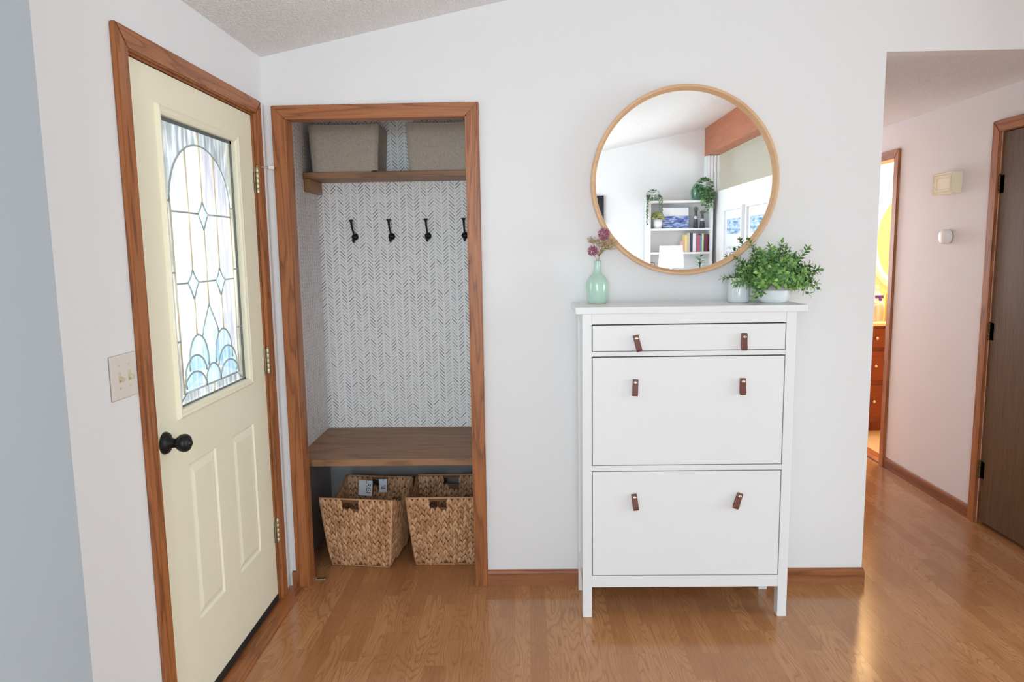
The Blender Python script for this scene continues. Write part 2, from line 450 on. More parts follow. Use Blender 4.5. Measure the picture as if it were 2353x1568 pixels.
st('wall_hall_end', bm, HALLW, 'wall at the far end of the hallway', 'wall')
bm = B(); box(bm, XW+.1, 5.7, 1.1, 1.2, 0, 2.35); box(bm, 5.6, 5.7, 1.2, 3.1, 0, 2.35)
st('wall_bathroom', bm, BATHW, 'warm lit walls of the bathroom', 'wall')
bm = B(); box(bm, XW+.1, 5.7, 3.1, 3.2, 0, 2.35)
st('wall_bathroom_back', bm, BATHW, 'bathroom wall carrying the oval mirror', 'wall')
bm = B(); box(bm, XW+.1, 5.7, 1.1, 3.2, 2.35, 2.4)
st('ceiling_bathroom', bm, WALL, 'ceiling of the bathroom', 'ceiling')
bm = B(); box(bm, XW+.05, 5.6, 1.2, 3.1, 0, .004)
st('floor_bathroom', bm, plain('beige_vinyl', (226, 200, 160), .3, var=.05, vs=8), 'pale beige bathroom floor', 'floor')

# far side of the room, seen in the mirror
bm = B()
prism(bm, [(-.12, -6.4, 0), (.2, -6.4, 0), (.2, -6.4, zc(.2)), (-.12, -6.4, zc(-.12))], (0, .1, 0)); prism(bm, [(1.5, -6.4, 0), (3.5, -6.4, 0), (3.5, -6.4, zc(RX)+.02), (1.5, -6.4, zc(1.5)+.03)], (0, .1, 0))
box(bm, .2, 1.5, -6.4, -6.3, 0, .25); prism(bm, [(.2, -6.4, 2.15), (1.5, -6.4, 2.15), (1.5, -6.4, zc(1.5)+.03), (.2, -6.4, zc(.2)+.03)], (0, .1, 0))
prism(bm, [(3.5, -6.4, 0), (7.1, -6.4, 0), (7.1, -6.4, 2.27), (3.5, -6.4, zc(RX)-.01)], (0, .1, 0), mi=1)
st('wall_far', bm, [WALL, BEIGE], 'wall behind the bookcase reflected in the mirror', 'wall')
bm = B(); box(bm, 3.45, 3.56, -6.3, -2.9, 0, 2.17)
st('wall_half', bm, WALL, 'white half-height wall with framed prints reflected in the mirror', 'wall')
bm = B(); box(bm, 7.0, 7.1, -6.3, -.3, 0, .4); box(bm, 7.0, 7.1, -6.3, -.3, 2.1, 2.35); box(bm, 7.0, 7.1, -6.3, -3.3, .4, 2.1); box(bm, 7.0, 7.1, -.5, -.3, .4, 2.1)
box(bm, 3.6, 7.1, -.4, -.3, 0, 3); box(bm, 3.68, 3.72, -.3, 1.1, 0, 2.3)  # second box: added panel behind the hall door, blocks sky light
st('wall_next_room', bm, BEIGE, 'greige walls of the room past the half wall, plus an added light-blocking panel', 'wall')
bm = B(); box(bm, 3.352, 3.51, -6.3, -.001, 2.624, 2.97, .004)
st('beam', bm, BEAMW, 'reddish brown ridge beam reflected at top of the mirror', 'beam')
bm = B(); box(bm, 3.36, 3.51, -6.298, -6.17, 2.1, 2.622)
for k in range(4): box(bm, 3.365+k*.038, 3.365+k*.038+.026, -6.172, -6.155, 2.1, 2.622, .006)
for k in range(3): box(bm, 3.345, 3.362, -6.29+k*.042, -6.262+k*.042, 2.1, 2.622, .006)
st('pilaster', bm, DWHITE, 'white fluted post under the beam reflected in the mirror', 'post')

# ------------------------------------------------------------------ trims
def casing_x(bm, x0, x1, z1, yf, w=.057, t=.017, foot=0):
    """mitred casing on a wall facing -y; separate uprights and head, all one trim"""
    def bead(p):  # profile pieces
        pass
    # uprights
    for (a, b, s) in ((x0, x0+w, 1), (x1-w, x1, -1)):
        pts = [(a, yf, foot), (b, yf, foot), (b, yf, z1-w if s == 1 else z1), (a, yf, z1 if s == 1 else z1-w)]
        prism(bm, pts, (0, t, 0), mi=0)
    prism(bm, [(x0, yf, z1), (x0+w, yf, z1-w), (x1-w, yf, z1-w), (x1, yf, z1)], (0, t, 0), mi=1)
def bevel_all(bm, o=.003):
    bmesh.ops.bevel(bm, geom=[e for e in bm.edges], offset=o, segments=2, affect='EDGES')
CX0, CX1, CH = .0371, .8999, 2.104
bm = B(); casing_x(bm, CX0, CX1, CH, -.017); bevel_all(bm)
# inner bead
box(bm, CX0+.052, CX0+.058, -.0185, -.004, 0, CH-.052, .001); box(bm, CX1-.058, CX1-.052, -.0185, -.004, 0, CH-.052, .001); box(bm, CX0+.052, CX1-.052, -.0185, -.004, CH-.058, CH-.052, .001, mi=1)
st('trim_1', bm, [OAKZ, OAKX], 'oak casing framing the closet nook', 'door casing')
bm = B(); box(bm, .0935, .098, -.004, .062, 0, 2.05); box(bm, .842, .847, -.004, .062, 0, 2.05); box(bm, .0935, .847, -.004, .062, 2.048, 2.053, mi=1)
st('trim_2', bm, [OAKZ, OAKX], 'oak jamb lining the closet opening', 'door jamb')
# front door casing (wall facing +x)
DA, DB, DH, w = -1.1185, -.0714, 2.110, .057
bm = B()
prism(bm, [(0, DA, 0), (0, DA+w, 0), (0, DA+w, DH-w), (0, DA, DH)], (.017, 0, 0)); prism(bm, [(0, DB, 0), (0, DB-w, 0), (0, DB-w, DH-w), (0, DB, DH)], (.017, 0, 0))
prism(bm, [(0, DA, DH), (0, DA+w, DH-w), (0, DB-w, DH-w), (0, DB, DH)], (.017, 0, 0), mi=1); bevel_all(bm)
st('trim_3', bm, [OAKZ, OAKY], 'oak casing around the cream front door', 'door casing')
bm = B(); box(bm, -.12, .0008, -1.069, -1.0615, 0, 2.056); box(bm, -.12, .0008, -.1365, -.1275, 0, 2.056); box(bm, -.12, .0008, -1.0615, -.1365, 2.046, 2.056)
st('trim_4', bm, OAKZ, 'oak jamb around the cream front door', 'door jamb')
bm = B(); box(bm, .004, .074, -1.10, -.036, 0, .006, .002); box(bm, -.12, .004, -1.0615, -.1365, -.03, .004)
st('trim_5', bm, OAKY, 'wooden threshold strip under the front door', 'threshold')

def base_x(bm, x0, x1, h=.072, t=.012):
    pts = [(x0, 0, 0), (x0, -t, 0), (x0, -t, h-.014), (x0, -t*.85, h-.006), (x0, -t*.4, h), (x0, 0, h)]
    prism(bm, pts, (x1-x0, 0, 0))
bm = B(); base_x(bm, .8999, XH); 
prism(bm, [(XH, 0, 0), (XH+.012, 0, 0), (XH+.012, 0, .058), (XH+.006, 0, .07), (XH, 0, .072)], (0, .5, 0)); box(bm, XH-.001, XH+.012, -.012, 0, 0, .06, .004)
st('baseboard_back', bm, BBX, 'oak baseboard along the white wall behind the cabinet', 'baseboard')
bm = B(); base_x(bm, .017, CX0)
st('baseboard_corner', bm, BBX, 'short oak baseboard between front door and closet', 'baseboard')
bm = B(); prism(bm, [(XW, HY1+.065, 0), (XW-.012, HY1+.065, 0), (XW-.012, HY1+.065, .058), (XW-.008, HY1+.065, .068), (XW, HY1+.065, .072)], (0, BY0-.06-HY1-.065, 0))
st('baseboard_hall', bm, BBY, 'oak baseboard along the hallway wall', 'baseboard')

def casing_hall(name, y0, y1, z1, label):
    bm = B(); x = XW-.017
    for a, b in ((y0, y0+.057), (y1, y1-.057)): prism(bm, [(x, a, 0), (x, b, 0), (x, b, z1-.057), (x, a, z1)], (.017, 0, 0))
    prism(bm, [(x, y0, z1), (x, y0+.057, z1-.057), (x, y1-.057, z1-.057), (x, y1, z1)], (.017, 0, 0), mi=1); bevel_all(bm)
    return st(name, bm, [OAKZ, OAKY], label, 'door casing')
casing_hall('trim_6', HY0-.06, HY1+.065, 2.109, 'oak casing of the dark hallway door')
casing_hall('trim_7', BY0-.055, BY1+.055, 2.104, 'oak casing of the lit bathroom doorway')
bm = B(); box(bm, XW, XW+.1, BY0-.001, BY0+.006, 0, 2.05); box(bm, XW, XW+.1, BY1-.006, BY1+.001, 0, 2.05); box(bm, XW, XW+.1, BY0, BY1, 2.05, 2.059)
box(bm, XW+.04, XW+.052, BY0+.006, BY0+.018, 0, 2.05)
st('trim_8', bm, OAKZ, 'oak jamb of the lit bathroom doorway', 'door jamb')
bm = B(); box(bm, XW-.005, XW+.1, BY0+.006, BY1-.006, 0, .012, .004)
st('trim_9', bm, OAKY, 'wooden threshold of the bathroom doorway', 'threshold')

# ------------------------------------------------------------------ front door
door = thing('door_1', (-.02, -.599, 0), 'cream front door with leaded glass and black knob', 'door', kind='structure')
FX = -.004; YL, YR, ZB, ZT = -1.058, -.140, .034, 2.043; YC = -.599
bm = B()
f = lambda u, v, d: (FX+d, u, v)
# back slab pieces around the glass
gy0, gy1, gz0, gz1 = YC-.276, YC+.276, 1.012, 1.916
ys = [YL, -.850, -.648, -.508, -.296, YR]; zs = [ZB, .296, .826, gz0-.03]
def quad(a, b, c, d):
    bm.faces.new([bm.verts.new(f(*p, 0)) for p in ((a, c), (b, c), (b, d), (a, d))])
for i in range(5):
    for j in range(3):
        if j == 1 and i in (1, 3):
            panel(bm, f, ys[i], ys[i+1], zs[j], zs[j+1], [(0, 0), (.006, -.006), (.012, -.006), (.034, .0005), (.034, .0)])
        else: quad(ys[i], ys[i+1], zs[j], zs[j+1])
zb = gz0-.03
for a, b, c, d in ((YL, gy0, zb, ZT), (gy1, YR, zb, ZT), (gy0, gy1, gz1, ZT), (gy0, gy1, zb, gz0)): quad(a, b, c, d)
bmesh.ops.remove_doubles(bm, verts=bm.verts[:], dist=1e-5)
for a, b, c, d in ((YL, gy0, gz0, gz1), (gy1, YR, gz0, gz1), (YL, YR, gz1, ZT), (YL, YR, ZB, gz0)): box(bm, -.046, FX-.008, a, b, c, d)
for a, b, c, d in ((YL, YL+.002, ZB, ZT), (YR-.002, YR, ZB, ZT), (YL, YR, ZT-.002, ZT), (YL, YR, ZB, ZB+.002)): box(bm, -.03, FX-.0005, a, b, c, d)
obj('door_slab', bm, CREAM, door)
bm = B()
panel(bm, f, YC-.304, YC+.304, .984, 1.944, [(0, 0), (.002, .008), (.008, .012), (.014, .009), (.020, .009), (.028, .004), (.030, -.028)], skip_cap=True)
obj('lite_frame', bm, CREAM, door)
bm = B(); box(bm, -.022, -.018, gy0, gy1, gz0, gz1); obj('pane', bm, GLASSB, door, label='streaked clear glass of the leaded lite')
GX = -.0165
def U(u, z): return (GX, YC+u, z)
# wavy border glass around the arch
bm = B()
arch = ell((0, 1.665), .228, .195, 0, 180, 24)
for sgn in (-1, 1):
    half = [(sgn*abs(p[0]), p[1]) for p in ell((0, 1.665), .228, .195, 0, 90, 12)]
    pts = [(sgn*.272, 1.665)]+half+[(0, 1.912), (sgn*.272, 1.912)]
    prism(bm, [(-.0195, YC+a, b) for a, b in pts], (.002, 0, 0))
    prism(bm, [(-.0195, YC+sgn*a, b) for a, b in ((.228, 1.03), (.272, 1.018), (.272, 1.664), (.228, 1.664))], (.002, 0, 0))
prism(bm, [(-.0195, YC+a, b) for a, b in ((-.2, 1.05), (.2, 1.05), (.262, 1.016), (-.262, 1.016))], (.002, 0, 0))
obj('border_glass', bm, GLASSO, door, label='wavy pale blue border glass')
bm = B()
def diamond(u, z, a=.038, b=.042, b2=.054): return [(u, z+b), (u+a*.45, z+b*.42), (u+a, z), (u+a*.55, z-b2*.42), (u, z-b2), (u-a*.55, z-b2*.42), (u-a, z), (u-a*.45, z+b*.42)]
dia = [diamond(0, 1.632), diamond(-.106, 1.404), diamond(.106, 1.404)]
tip = [(0, 1.325), (.028, 1.285), (.055, 1.245), (.066, 1.218), (.072, 1.165), (.05, 1.12), (0, 1.09)]
petalC = tip+[(-a, b) for a, b in tip[-2:0:-1]]
arcs = []
for s in (-1, 1):
    arcs.append([(s*a, b) for a, b in ell((.100, 1.135), .072, .094, -12, 192)])
    arcs.append([(s*a, b) for a, b in ell((.127, 1.092), .080, .072, -25, 172)])
    arcs.append([(s*a, b) for a, b in ell((.138, 1.048), .082, .062, 0, 168)])
arcs.append(ell((0, 1.05), .060, .068, 0, 180))
for poly in dia+[petalC]+arcs:
    prism(bm, [(-.0178, YC+a, b) for a, b in poly], (.0015, 0, 0))
obj('bevel_glass', bm, GLASSV, door, label='bevelled glass of the flower and diamonds')
bm = B()
R_ = .0034
def came(pts, closed=False, r=R_): tube(bm, [U(*p) for p in pts], r, 6, closed=closed)
came(arch)
for d in dia: came(d, True)
for a in arcs: came(a)
came(tip[:4]); came([(-a, b) for a, b in tip[:4]])
for a, b, z in ((-.225, -.038, 1.632), (.038, .225, 1.632), (-.225, -.144, 1.404), (-.068, .068, 1.404), (.144, .225, 1.404)): came([(a, z), (b, z)])
for s in (-1, 1):
    for z in (1.664, 1.44, 1.22): came([(s*.226, z), (s*.274, z)])
    came([(s*.205, 1.05), (s*.268, 1.016)])
    came([(s*.06, 1.05), (s*.06, 1.07)])
came([(-.205, 1.05), (.205, 1.05)])
gk = B(); wd = .012
for a, b, c, d in ((gy0, gy1, gz1-wd, gz1), (gy0, gy1, gz0, gz0+wd*.5), (gy0, gy0+wd, gz0, gz1), (gy1-wd*1.3, gy1, gz0, gz1)): box(gk, -.0175, -.0135, a, b, c, d)
obj('reveal_shade_strip', gk, plain('reveal_shade_grey', (110, 120, 122), .4, .4), door, label='dark grey strip edging the glass, standing for the shaded reveal')  # dark tone put in for the shaded reveal around the glass
obj('lead_came', bm, LEAD, door, label='grey lead lines of arch, diamonds and flower')
bm = B()
came([(0, 1.912), (0, 1.674)]); came([(0, 1.578), (0, 1.325)])
for s in (-1, 1):
    came([(s*.106, 1.838), (s*.106, 1.446)]); came([(s*.106, 1.35), (s*.106, 1.229)])
    came([(s*.228, 1.665), (s*.222, 1.05)]); came([(s*.252, 1.90), (s*.252, 1.02)], r=.003)
came([(0, 1.05), (0, 1.016)])
obj('brass_came', bm, BRASSC, door, label='pale brass upright lines in the glass')
# knob
KM = Matrix.Translation((FX, -.990, .935)) @ Matrix.Rotation(PI/2, 4, 'Y')
bm = B(); lathe(bm, [(.0, 0), (.034, 0), (.034, .004), (.031, .010), (.022, .016), (.015, .020), (.0135, .036), (.0, .036)], KM, 40); ro = obj('knob', bm, BLACKM, door, True)
bm = B(); lathe(bm, [(0, .036), (.012, .036), (.019, .040), (.025, .048), (.0275, .058), (.0268, .0655), (.0225, .0728), (.016, .0768), (.0125, .0772), (.0105, .0785), (.009, .0808), (.005, .0825), (0, .0828)], KM, 40)
obj('knob_ball', bm, BLACKM, ro, True)
# hinges
def hinge(parent, x, y, z0, z1, sx, m, name='hinge', leafw=.016):
    bm = B(); n = 5; h = (z1-z0)/n
    for k in range(n): lathe(bm, [(0, 0), (.0058, 0), (.0062, .001), (.0062, h-.0012), (.0058, h-.0004), (0, h-.0004)], Matrix.Translation((x+sx*.006, y, z0+k*h)), 14)
    lathe(bm, [(0, 0), (.004, 0), (.005, .003), (.003, .006), (0, .007)], Matrix.Translation((x+sx*.006, y, z1)), 12)
    box(bm, x-.0012 if sx > 0 else x, x if sx > 0 else x+.0012, y-leafw, y, z0, z1, .0004)
    return obj(name, bm, m, parent)
for a, b in ((1.738, 1.843), (.999, 1.104), (.261, .366)): hg = hinge(door, .002, -.130, a, b, 1, BRASSA) if a != 1.738 else None
hg = hinge(door, .002, -.130, 1.738, 1.843, 1, BRASSA)
bm = B(); tube(bm, [(.008, -.130, 1.8455), (.008, -.118, 1.8455), (.03, -.085, 1.8455), (.062, -.062, 1.844)], .0028, 8, mi=0)
box(bm, -.012, .012, -.008, .008, -.007, .007, .003, mi=1, M=Matrix.Translation((.045, -.074, 1.845)) @ Matrix.Rotation(.6, 4, 'Z'))
obj('door_stop', bm, [BRASSA, PLASTIC], hg)
bm = B(); box(bm, -.044, .0, YL+.003, YR-.003, .006, .034, .002); obj('sweep', bm, RUBBER, door, label='black rubber sweep under the door')

# light switch
sw = thing('light_switch', (0, -1.19, 1.175), 'cream double toggle light switch plate beside the front door', 'light switch')
bm = B(); box(bm, 0, .006, -1.252, -1.128, 1.115, 1.2345, .004, seg=3); obj('plate', bm, PLASTIC, sw)
for y in (-1.213, -1.167):
    bm = B(); box(bm, .006, .0072, y-.006, y+.006, 1.160, 1.188, .0005, mi=0)
    box(bm, 0, .016, -.0045, .0045, -.005, .005, .0015, M=Matrix.Translation((.004, y, 1.1745)) @ Matrix.Rotation(.45, 4, 'Y'))
    obj('toggle', bm, TOGGLE, sw)
    for z in (1.205, 1.145):
        bm = B(); lathe(bm, [(0, 0), (.003, 0), (.0026, .001), (0, .0013)], Matrix.Translation((.006, y, z)) @ Matrix.Rotation(PI/2, 4, 'Y'), 12); obj('screw', bm, TOGGLE, sw)

# ------------------------------------------------------------------ closet contents
be = thing('bench', (.5, .43, .53), 'brown stained wooden bench seat across the closet nook', 'bench')
bm = B(); box(bm, .001, .999, .1323, DZ-.001, .514, .546, .003); obj('seat', bm, BENCH, be)
for a, b in ((.001, .026), (.974, .999)):
    bm = B(); box(bm, a, b, .16, DZ-.002, .45, .5135, .002); obj('cleat', bm, CLEAT, be)
bm = B(); box(bm, .027, .973, DZ-.026, DZ-.002, .45, .5135, .002); obj('rear_cleat', bm, BENCH, be)
sh = thing('closet_shelf', (.5, .63, 1.87), 'brown stained wooden shelf high in the closet nook', 'shelf')
bm = B(); box(bm, .001, .999, .50, DZ-.001, 1.857, 1.887, .003); obj('board', bm, BENCH, sh)
for a, b in ((.001, .027), (.973, .999)):
    bm = B(); box(bm, a, b, .512, DZ-.002, 1.795, 1.8565, .002); obj('cleat', bm, CLEAT, sh)

def coat_hook(x):
    t = thing('coat_hook', (x, DZ, 1.575), '', 'coat hook', 'black coat hooks in the closet nook')
    y = DZ
    bm = B(); lathe(bm, [(0, 0), (.0175, 0), (.0185, .003), (.017, .007), (.012, .012), (.006, .015), (0, .0155)], Matrix.Translation((x, y, 1.575)) @ Matrix.Rotation(PI/2, 4, 'X'), 24)
    obj('rosette', bm, BLACKM, t, True)
    bm = B(); tube(bm, [(x, y-.012, 1.583), (x, y-.030, 1.592), (x, y-.050, 1.608), (x, y-.068, 1.630), (x, y-.076, 1.650)], [.0055, .005, .0048, .0052, .006], 10)
    lathe(bm, [(0, 0), (.006, 0), (.008, .004), (.012, .008), (.0125, .010), (.010, .012), (0, .0125)], Matrix.Translation((x, y-.077, 1.650)) @ Matrix.Rotation(.25, 4, 'X'), 18)
    obj('arm', bm, BLACKM, t, True)
    bm = B(); tube(bm, [(x, y-.012, 1.569), (x, y-.022, 1.556), (x, y-.036, 1.549), (x, y-.048, 1.552), (x, y-.054, 1.560)], [.0052, .0055, .006, .0062, .0066], 10); obj('lower_hook', bm, BLACKM, t, True)
    return t
h0 = coat_hook(.189)
h0['label'] = 'black double coat hook nearest the left side of the closet'
for x, l in ((.383, 'second black coat hook from the left side of the closet'), (.575, 'third black coat hook from the left side of the closet'), (.770, 'black coat hook half hidden by the right closet casing')):
    c = copy_tree(h0); c.location.x = x; c['label'] = l

# fabric cubes
def fabric_bin(x0, x1, y0, y1, z0, z1, label):
    t = thing('storage_bin', ((x0+x1)/2, (y0+y1)/2, z0), label, 'storage bin', 'fabric bins on the closet shelf')
    bm = B(); nx, nz = 10, 8
    def side(fn, n):
        g = [[bm.verts.new(fn(i/n, k/nz)) for i in range(n+1)] for k in range(nz+1)]
        for k in range(nz):
            for i in range(n): bm.faces.new((g[k][i], g[k][i+1], g[k+1][i+1], g[k+1][i]))
    W_, D_, H_ = x1-x0, y1-y0, z1-z0
    def bul(s, k, a=.006): return a*math.sin(PI*s)*math.sin(PI*min(1, k*1.1))
    top = lambda s: H_*(1-.02*math.sin(PI*s))
    fl = lambda k: .012*(1-k)         # narrower at the foot
    for off in (0, .004):
        side(lambda s, k: (x0+fl(k)+off+(W_-2*fl(k)-2*off)*s, y0+off-bul(s, k), z0+k*top(s)), nx)
        side(lambda s, k: (x0+fl(k)+off+(W_-2*fl(k)-2*off)*s, y1-off+bul(s, k), z0+k*top(s)), nx)
        side(lambda s, k: (x0+fl(k)+off-bul(s, k), y0+off+(D_-2*off)*s, z0+k*top(s)), nx)
        side(lambda s, k: (x1-fl(k)-off+bul(s, k, -.008), y0+off+(D_-2*off)*s, z0+k*top(s)), nx)
    box(bm, x0+.013, x1-.013, y0, y1, z0, z0+.004)
    bmesh.ops.remove_doubles(bm, verts=bm.verts[:], dist=1e-4)
    obj('body', bm, FAB, t, True)
    bm = B()
    for yy in (y0+.004, y1-.004):
        tube(bm, [(x0+.012+(W_-.024)*i/10, yy-.006*math.sin(PI*i/10)*(1 if yy == y0+.004 else -1), z1-.003-H_*.02*math.sin(PI*i/10)) for i in range(11)], .005, 8)
    for xx in (x0+.004, x1-.004): tube(bm, [(xx, y0+.006+(D_-.012)*i/8, z1-.003-H_*.02*math.sin(PI*i/8)) for i in range(9)], .005, 8)
    obj('hem', bm, FAB, t, True)
    bm = B(); xm = (x0+x1)/2
    pts = [(xm+.085*math.cos(PI*i/10), y1-.012, z1-.02+.034*math.sin(PI*i/10)) for i in range(11)]
    tube(bm, pts, .011, 8, flat=.25); obj('handle', bm, FAB, t, True)
    return t
fabric_bin(.034, .378, .515, .735, 1.888, 2.115, 'grey-beige fabric storage bin at the left end of the closet shelf')
fabric_bin(.510, .875, .515, .735, 1.888, 2.118, 'grey-beige fabric storage bin at the right of the closet shelf')

# woven baskets
def lump(bm, c, a, b, n, la, wb, tn, mi=0):
    """teardrop stitch: long axis a, width b, normal n"""
    rows = [(-1, .0), (-.72, .62), (-.3, 1.0), (.2, .92), (.65, .55), (1, .0)]; K = 8; rings = []
    for p, s in rows:
        if s == 0: rings.append([bm.verts.new(c+a*la*p)])
        else: rings.append([bm.verts.new(c+a*la*p+b*wb*s*math.cos(2*PI*k/K)+n*tn*s*math.sin(2*PI*k/K)) for k in range(K)])
    for A, B2 in zip(rings, rings[1:]):
        for k in range(K):
            j = (k+1) % K
            if len(A) == 1: fc = (A[0], B2[k], B2[j])
            elif len(B2) == 1: fc = (A[k], B2[0], A[j])
            else: fc = (A[k], B2[k], B2[j], A[j])
            q = bm.faces.new(fc); q.smooth = True; q.material_index = mi
def basket_meshes():
    W0, W1, D0, D1, H = .280, .352, .270, .350, .345
    rnd = random.Random(3)
    half = lambda lo, hi, t: (lo+(hi-lo)*(t**.72))/2
    def S(side, s, t):
        hw, hd = half(W0, W1, t), half(D0, D1, t)
        sag = (1-.16*math.sin(PI*min(1, max(0, s)))**1.3) if side in (1, 3) else 1
        z = H*t*sag
        if side == 0: return Vector((-hw+2*hw*s, -hd, z))
        if side == 1: return Vector((hw, -hd+2*hd*s, z))
        if side == 2: return Vector((hw-2*hw*s, hd, z))
        return Vector((-hw, hd-2*hd*s, z))
    hole = lambda side, s, t, m=0: side in (0, 2) and abs(s-.43 if side == 0 else s-.5) < .108+m and .845-m < t < .955
    bm = B()
    for side in range(4):
        n, k = 26, 22
        g = [[bm.verts.new(S(side, i/n, j/k)) for i in range(n+1)] for j in range(k+1)]
        for j in range(k):
            for i in range(n):
                if not hole(side, (i+.5)/n, (j+.5)/k): 
                    q = bm.faces.new((g[j][i], g[j][i+1], g[j+1][i+1], g[j+1][i])); q.material_index = 1
    c = [bm.verts.new(S(sd, 0, 0)+Vector((0, 0, .003))) for sd in range(4)]; q = bm.faces.new(c); q.material_index = 1
    for side in range(4):
        cols = 13; rows = 12
        for ci in range(cols):
            ph = rnd.random()*.9
            for ri in range(-1, rows):
                t = (ri+.55+ph)/rows
                for sg in (-1, 1):
                    s = (ci+.5+sg*.24)/cols+rnd.uniform(-.004, .004); tt = t+rnd.uniform(-.006, .006)
                    if .955 < tt < 1.035: tt = .953
                    if not (.03 < tt < .955) or hole(side, s, tt, .02): continue
                    p = S(side, s, tt); e = 1e-3
                    du = (S(side, min(1, s+e), tt)-S(side, max(0, s-e), tt)).normalized(); dv = (S(side, s, tt+e)-S(side, s, tt-e)).normalized()
                    nn = du.cross(dv).normalized(); ang = sg*rnd.uniform(.20, .36)
                    a = (dv*math.cos(ang)-du*math.sin(ang)); b = nn.cross(a)
                    a = (a+nn*.16).normalized()
                    lump(bm, p+nn*.001, a, b, nn, .0225*rnd.uniform(.9, 1.12), .0076*rnd.uniform(.88, 1.12), .0058)
    body = bm
    bm2 = B()
    for side in range(4):
        pts = [S(side, i/20, 1)+Vector((0, 0, .001)) for i in range(21)]
        tube(bm2, pts, .0042, 7)
        tube(bm2, [S(side, 0, j/10) for j in range(11)], .0045, 7)
    tube(bm2, [S(sd, 0, 0)+Vector((0, 0, .004)) for sd in range(4)], .004, 6, closed=True)
    return body, bm2
bod, rim = basket_meshes()
bk = thing('woven_basket', (0, 0, 0), 'woven basket with white hang tags inside, on the closet floor', 'basket', 'woven baskets under the closet bench')
obj('body', bod, [BRAID, SHELL], bk); obj('rim', rim, BRAID, bk)
bk2 = copy_tree(bk); bk2['label'] = 'empty woven basket partly behind the right closet casing'
bk.location = (.298, .330, .001); bk.rotation_euler = (0, 0, -.13)
bk2.location = (.688, .345, .001); bk2.rotation_euler = (0, 0, .0)

def hang_tag(c, w_, h_, rot, txt, label):
    t = thing('hang_tag', c, label, 'tag', 'white tags hung in the basket')
    M = Matrix.Translation(c) @ Matrix.Rotation(rot[2], 4, 'Z') @ Matrix.Rotation(rot[0], 4, 'X') @ Matrix.Rotation(rot[1], 4, 'Y')
    bm = B(); box(bm, -w_/2, w_/2, -.0006, .0006, -h_/2, h_/2, M=M); obj('card', bm, CARD, t)
    bm = B(); tube(bm, [M @ Vector(p) for p in ((w_*.05, -.0012, h_*.36), (w_*.1, -.004, h_*.5), (w_*.2, .004, h_*.72), (w_*.25, .012, h_*.8))], .0009, 6); obj('string', bm, STRING, t)
    if txt == 1:
        F = M @ Matrix.Translation((0, -.0012, 0)) @ Matrix.Rotation(PI/2, 4, 'X')
        bm = text_bm('RGI', .034, F @ Matrix.Translation((.004, h_*.34, 0)) @ Matrix.Rotation(-PI/2, 4, 'Z'))
    else:
        bm = B()
        for k in range(3):
            box(bm, -.013, .013, -.0011, -.0006, -.0012, .0012, M=M @ Matrix.Translation((0, -.0004, -h_*.22+k*.006)) @ Matrix.Rotation(-.3-.12*k, 4, 'Y'))
        box(bm, -.012, .012, -.0011, -.0006, -.0009, .0009, M=M @ Matrix.Translation((.001, -.0004, -h_*.18)) @ Matrix.Rotation(.35, 4, 'Y'))
    obj('lettering', bm, INK, t)
    return t
hang_tag((.258, .445, .305), .072, .078, (-.12, .05, -.1), 1, 'square white tag with thin lettering hanging inside the woven basket')
hang_tag((.345, .463, .310), .042, .068, (-.12, -.04, -.1), 0, 'narrow pale tag with black pen strokes inside the woven basket')

fb = thing('floor_bracket', (.122, .068, 0), 'small metal pivot bracket on floor by left closet jamb', 'bracket')
bm = B(); box(bm, .100, .146, .058, .076, 0, .003, .0006); box(bm, .098, .102, .058, .076, 0, .014, .0006); obj('plate', bm, NICKEL, fb)
bm = B(); lathe(bm, [(0, .003), (.004, .003), (.0035, .006), (0, .0065)], Matrix.Translation((.124, .067, 0)), 12); lathe(bm, [(0, .003), (.004, .003), (.0035, .006), (0, .0065)], Matrix.Translation((.138, .067, 0)), 12); obj('screw', bm, DARKBR, fb)

# ------------------------------------------------------------------ shoe cabinet
XD, YD = 1.2772, -.2986
cab = thing('shoe_cabinet', (1.7222, -.16, 0), 'white shoe cabinet with brown leather pulls against the white wall', 'cabinet')
bm = B(); box(bm, XD, XD+.89, YD, -.016, 1.2446, 1.27, .0015); obj('top', bm, DWHITE, cab)
XL, XR, LW, YF = 1.3028, 2.1275, .0369, -.2936
for a, b in ((XL, XL+LW), (XR-LW, XR)):
    for c, d in ((YF, YF+.042), (-.06, -.018)):
        bm = B(); box(bm, a, b, c, d, 0, 1.2445, .0015); obj('leg', bm, DWHITE, cab)
def rail(z0, z1, nm='rail'):
    bm = B(); box(bm, XL+LW+.0003, XR-LW-.0003, YF+.0015, YF+.02, z0, z1, .001); obj(nm, bm, DWHITE, cab)
rail(1.203, 1.2445); rail(1.077, 1.096); rail(.616, .637); rail(.128, .176)
for xa in (XL+.008, XR-.020):
    bm = B(); box(bm, xa, xa+.012, YF+.0423, -.0603, .10, 1.2443); 
    for z0, z1 in ((.128, .178), (1.20, 1.2445)): box(bm, xa-.006, xa+.018, YF+.0423, -.0603, z0, z1, .001)
    obj('side_panel', bm, DWHITE, cab)
bm = B(); box(bm, XL+LW, XR-LW, -.03, -.024, .13, 1.2443); obj('back_panel', bm, DWHITE, cab)
bm = B(); box(bm, XL+.021, XR-.021, YF+.0425, -.031, .128, .14); obj('bottom_panel', bm, DWHITE, cab)
DARKG = plain('gap_shade', (60, 58, 56), .8)  # dark colour standing in for shade between the cabinet fronts
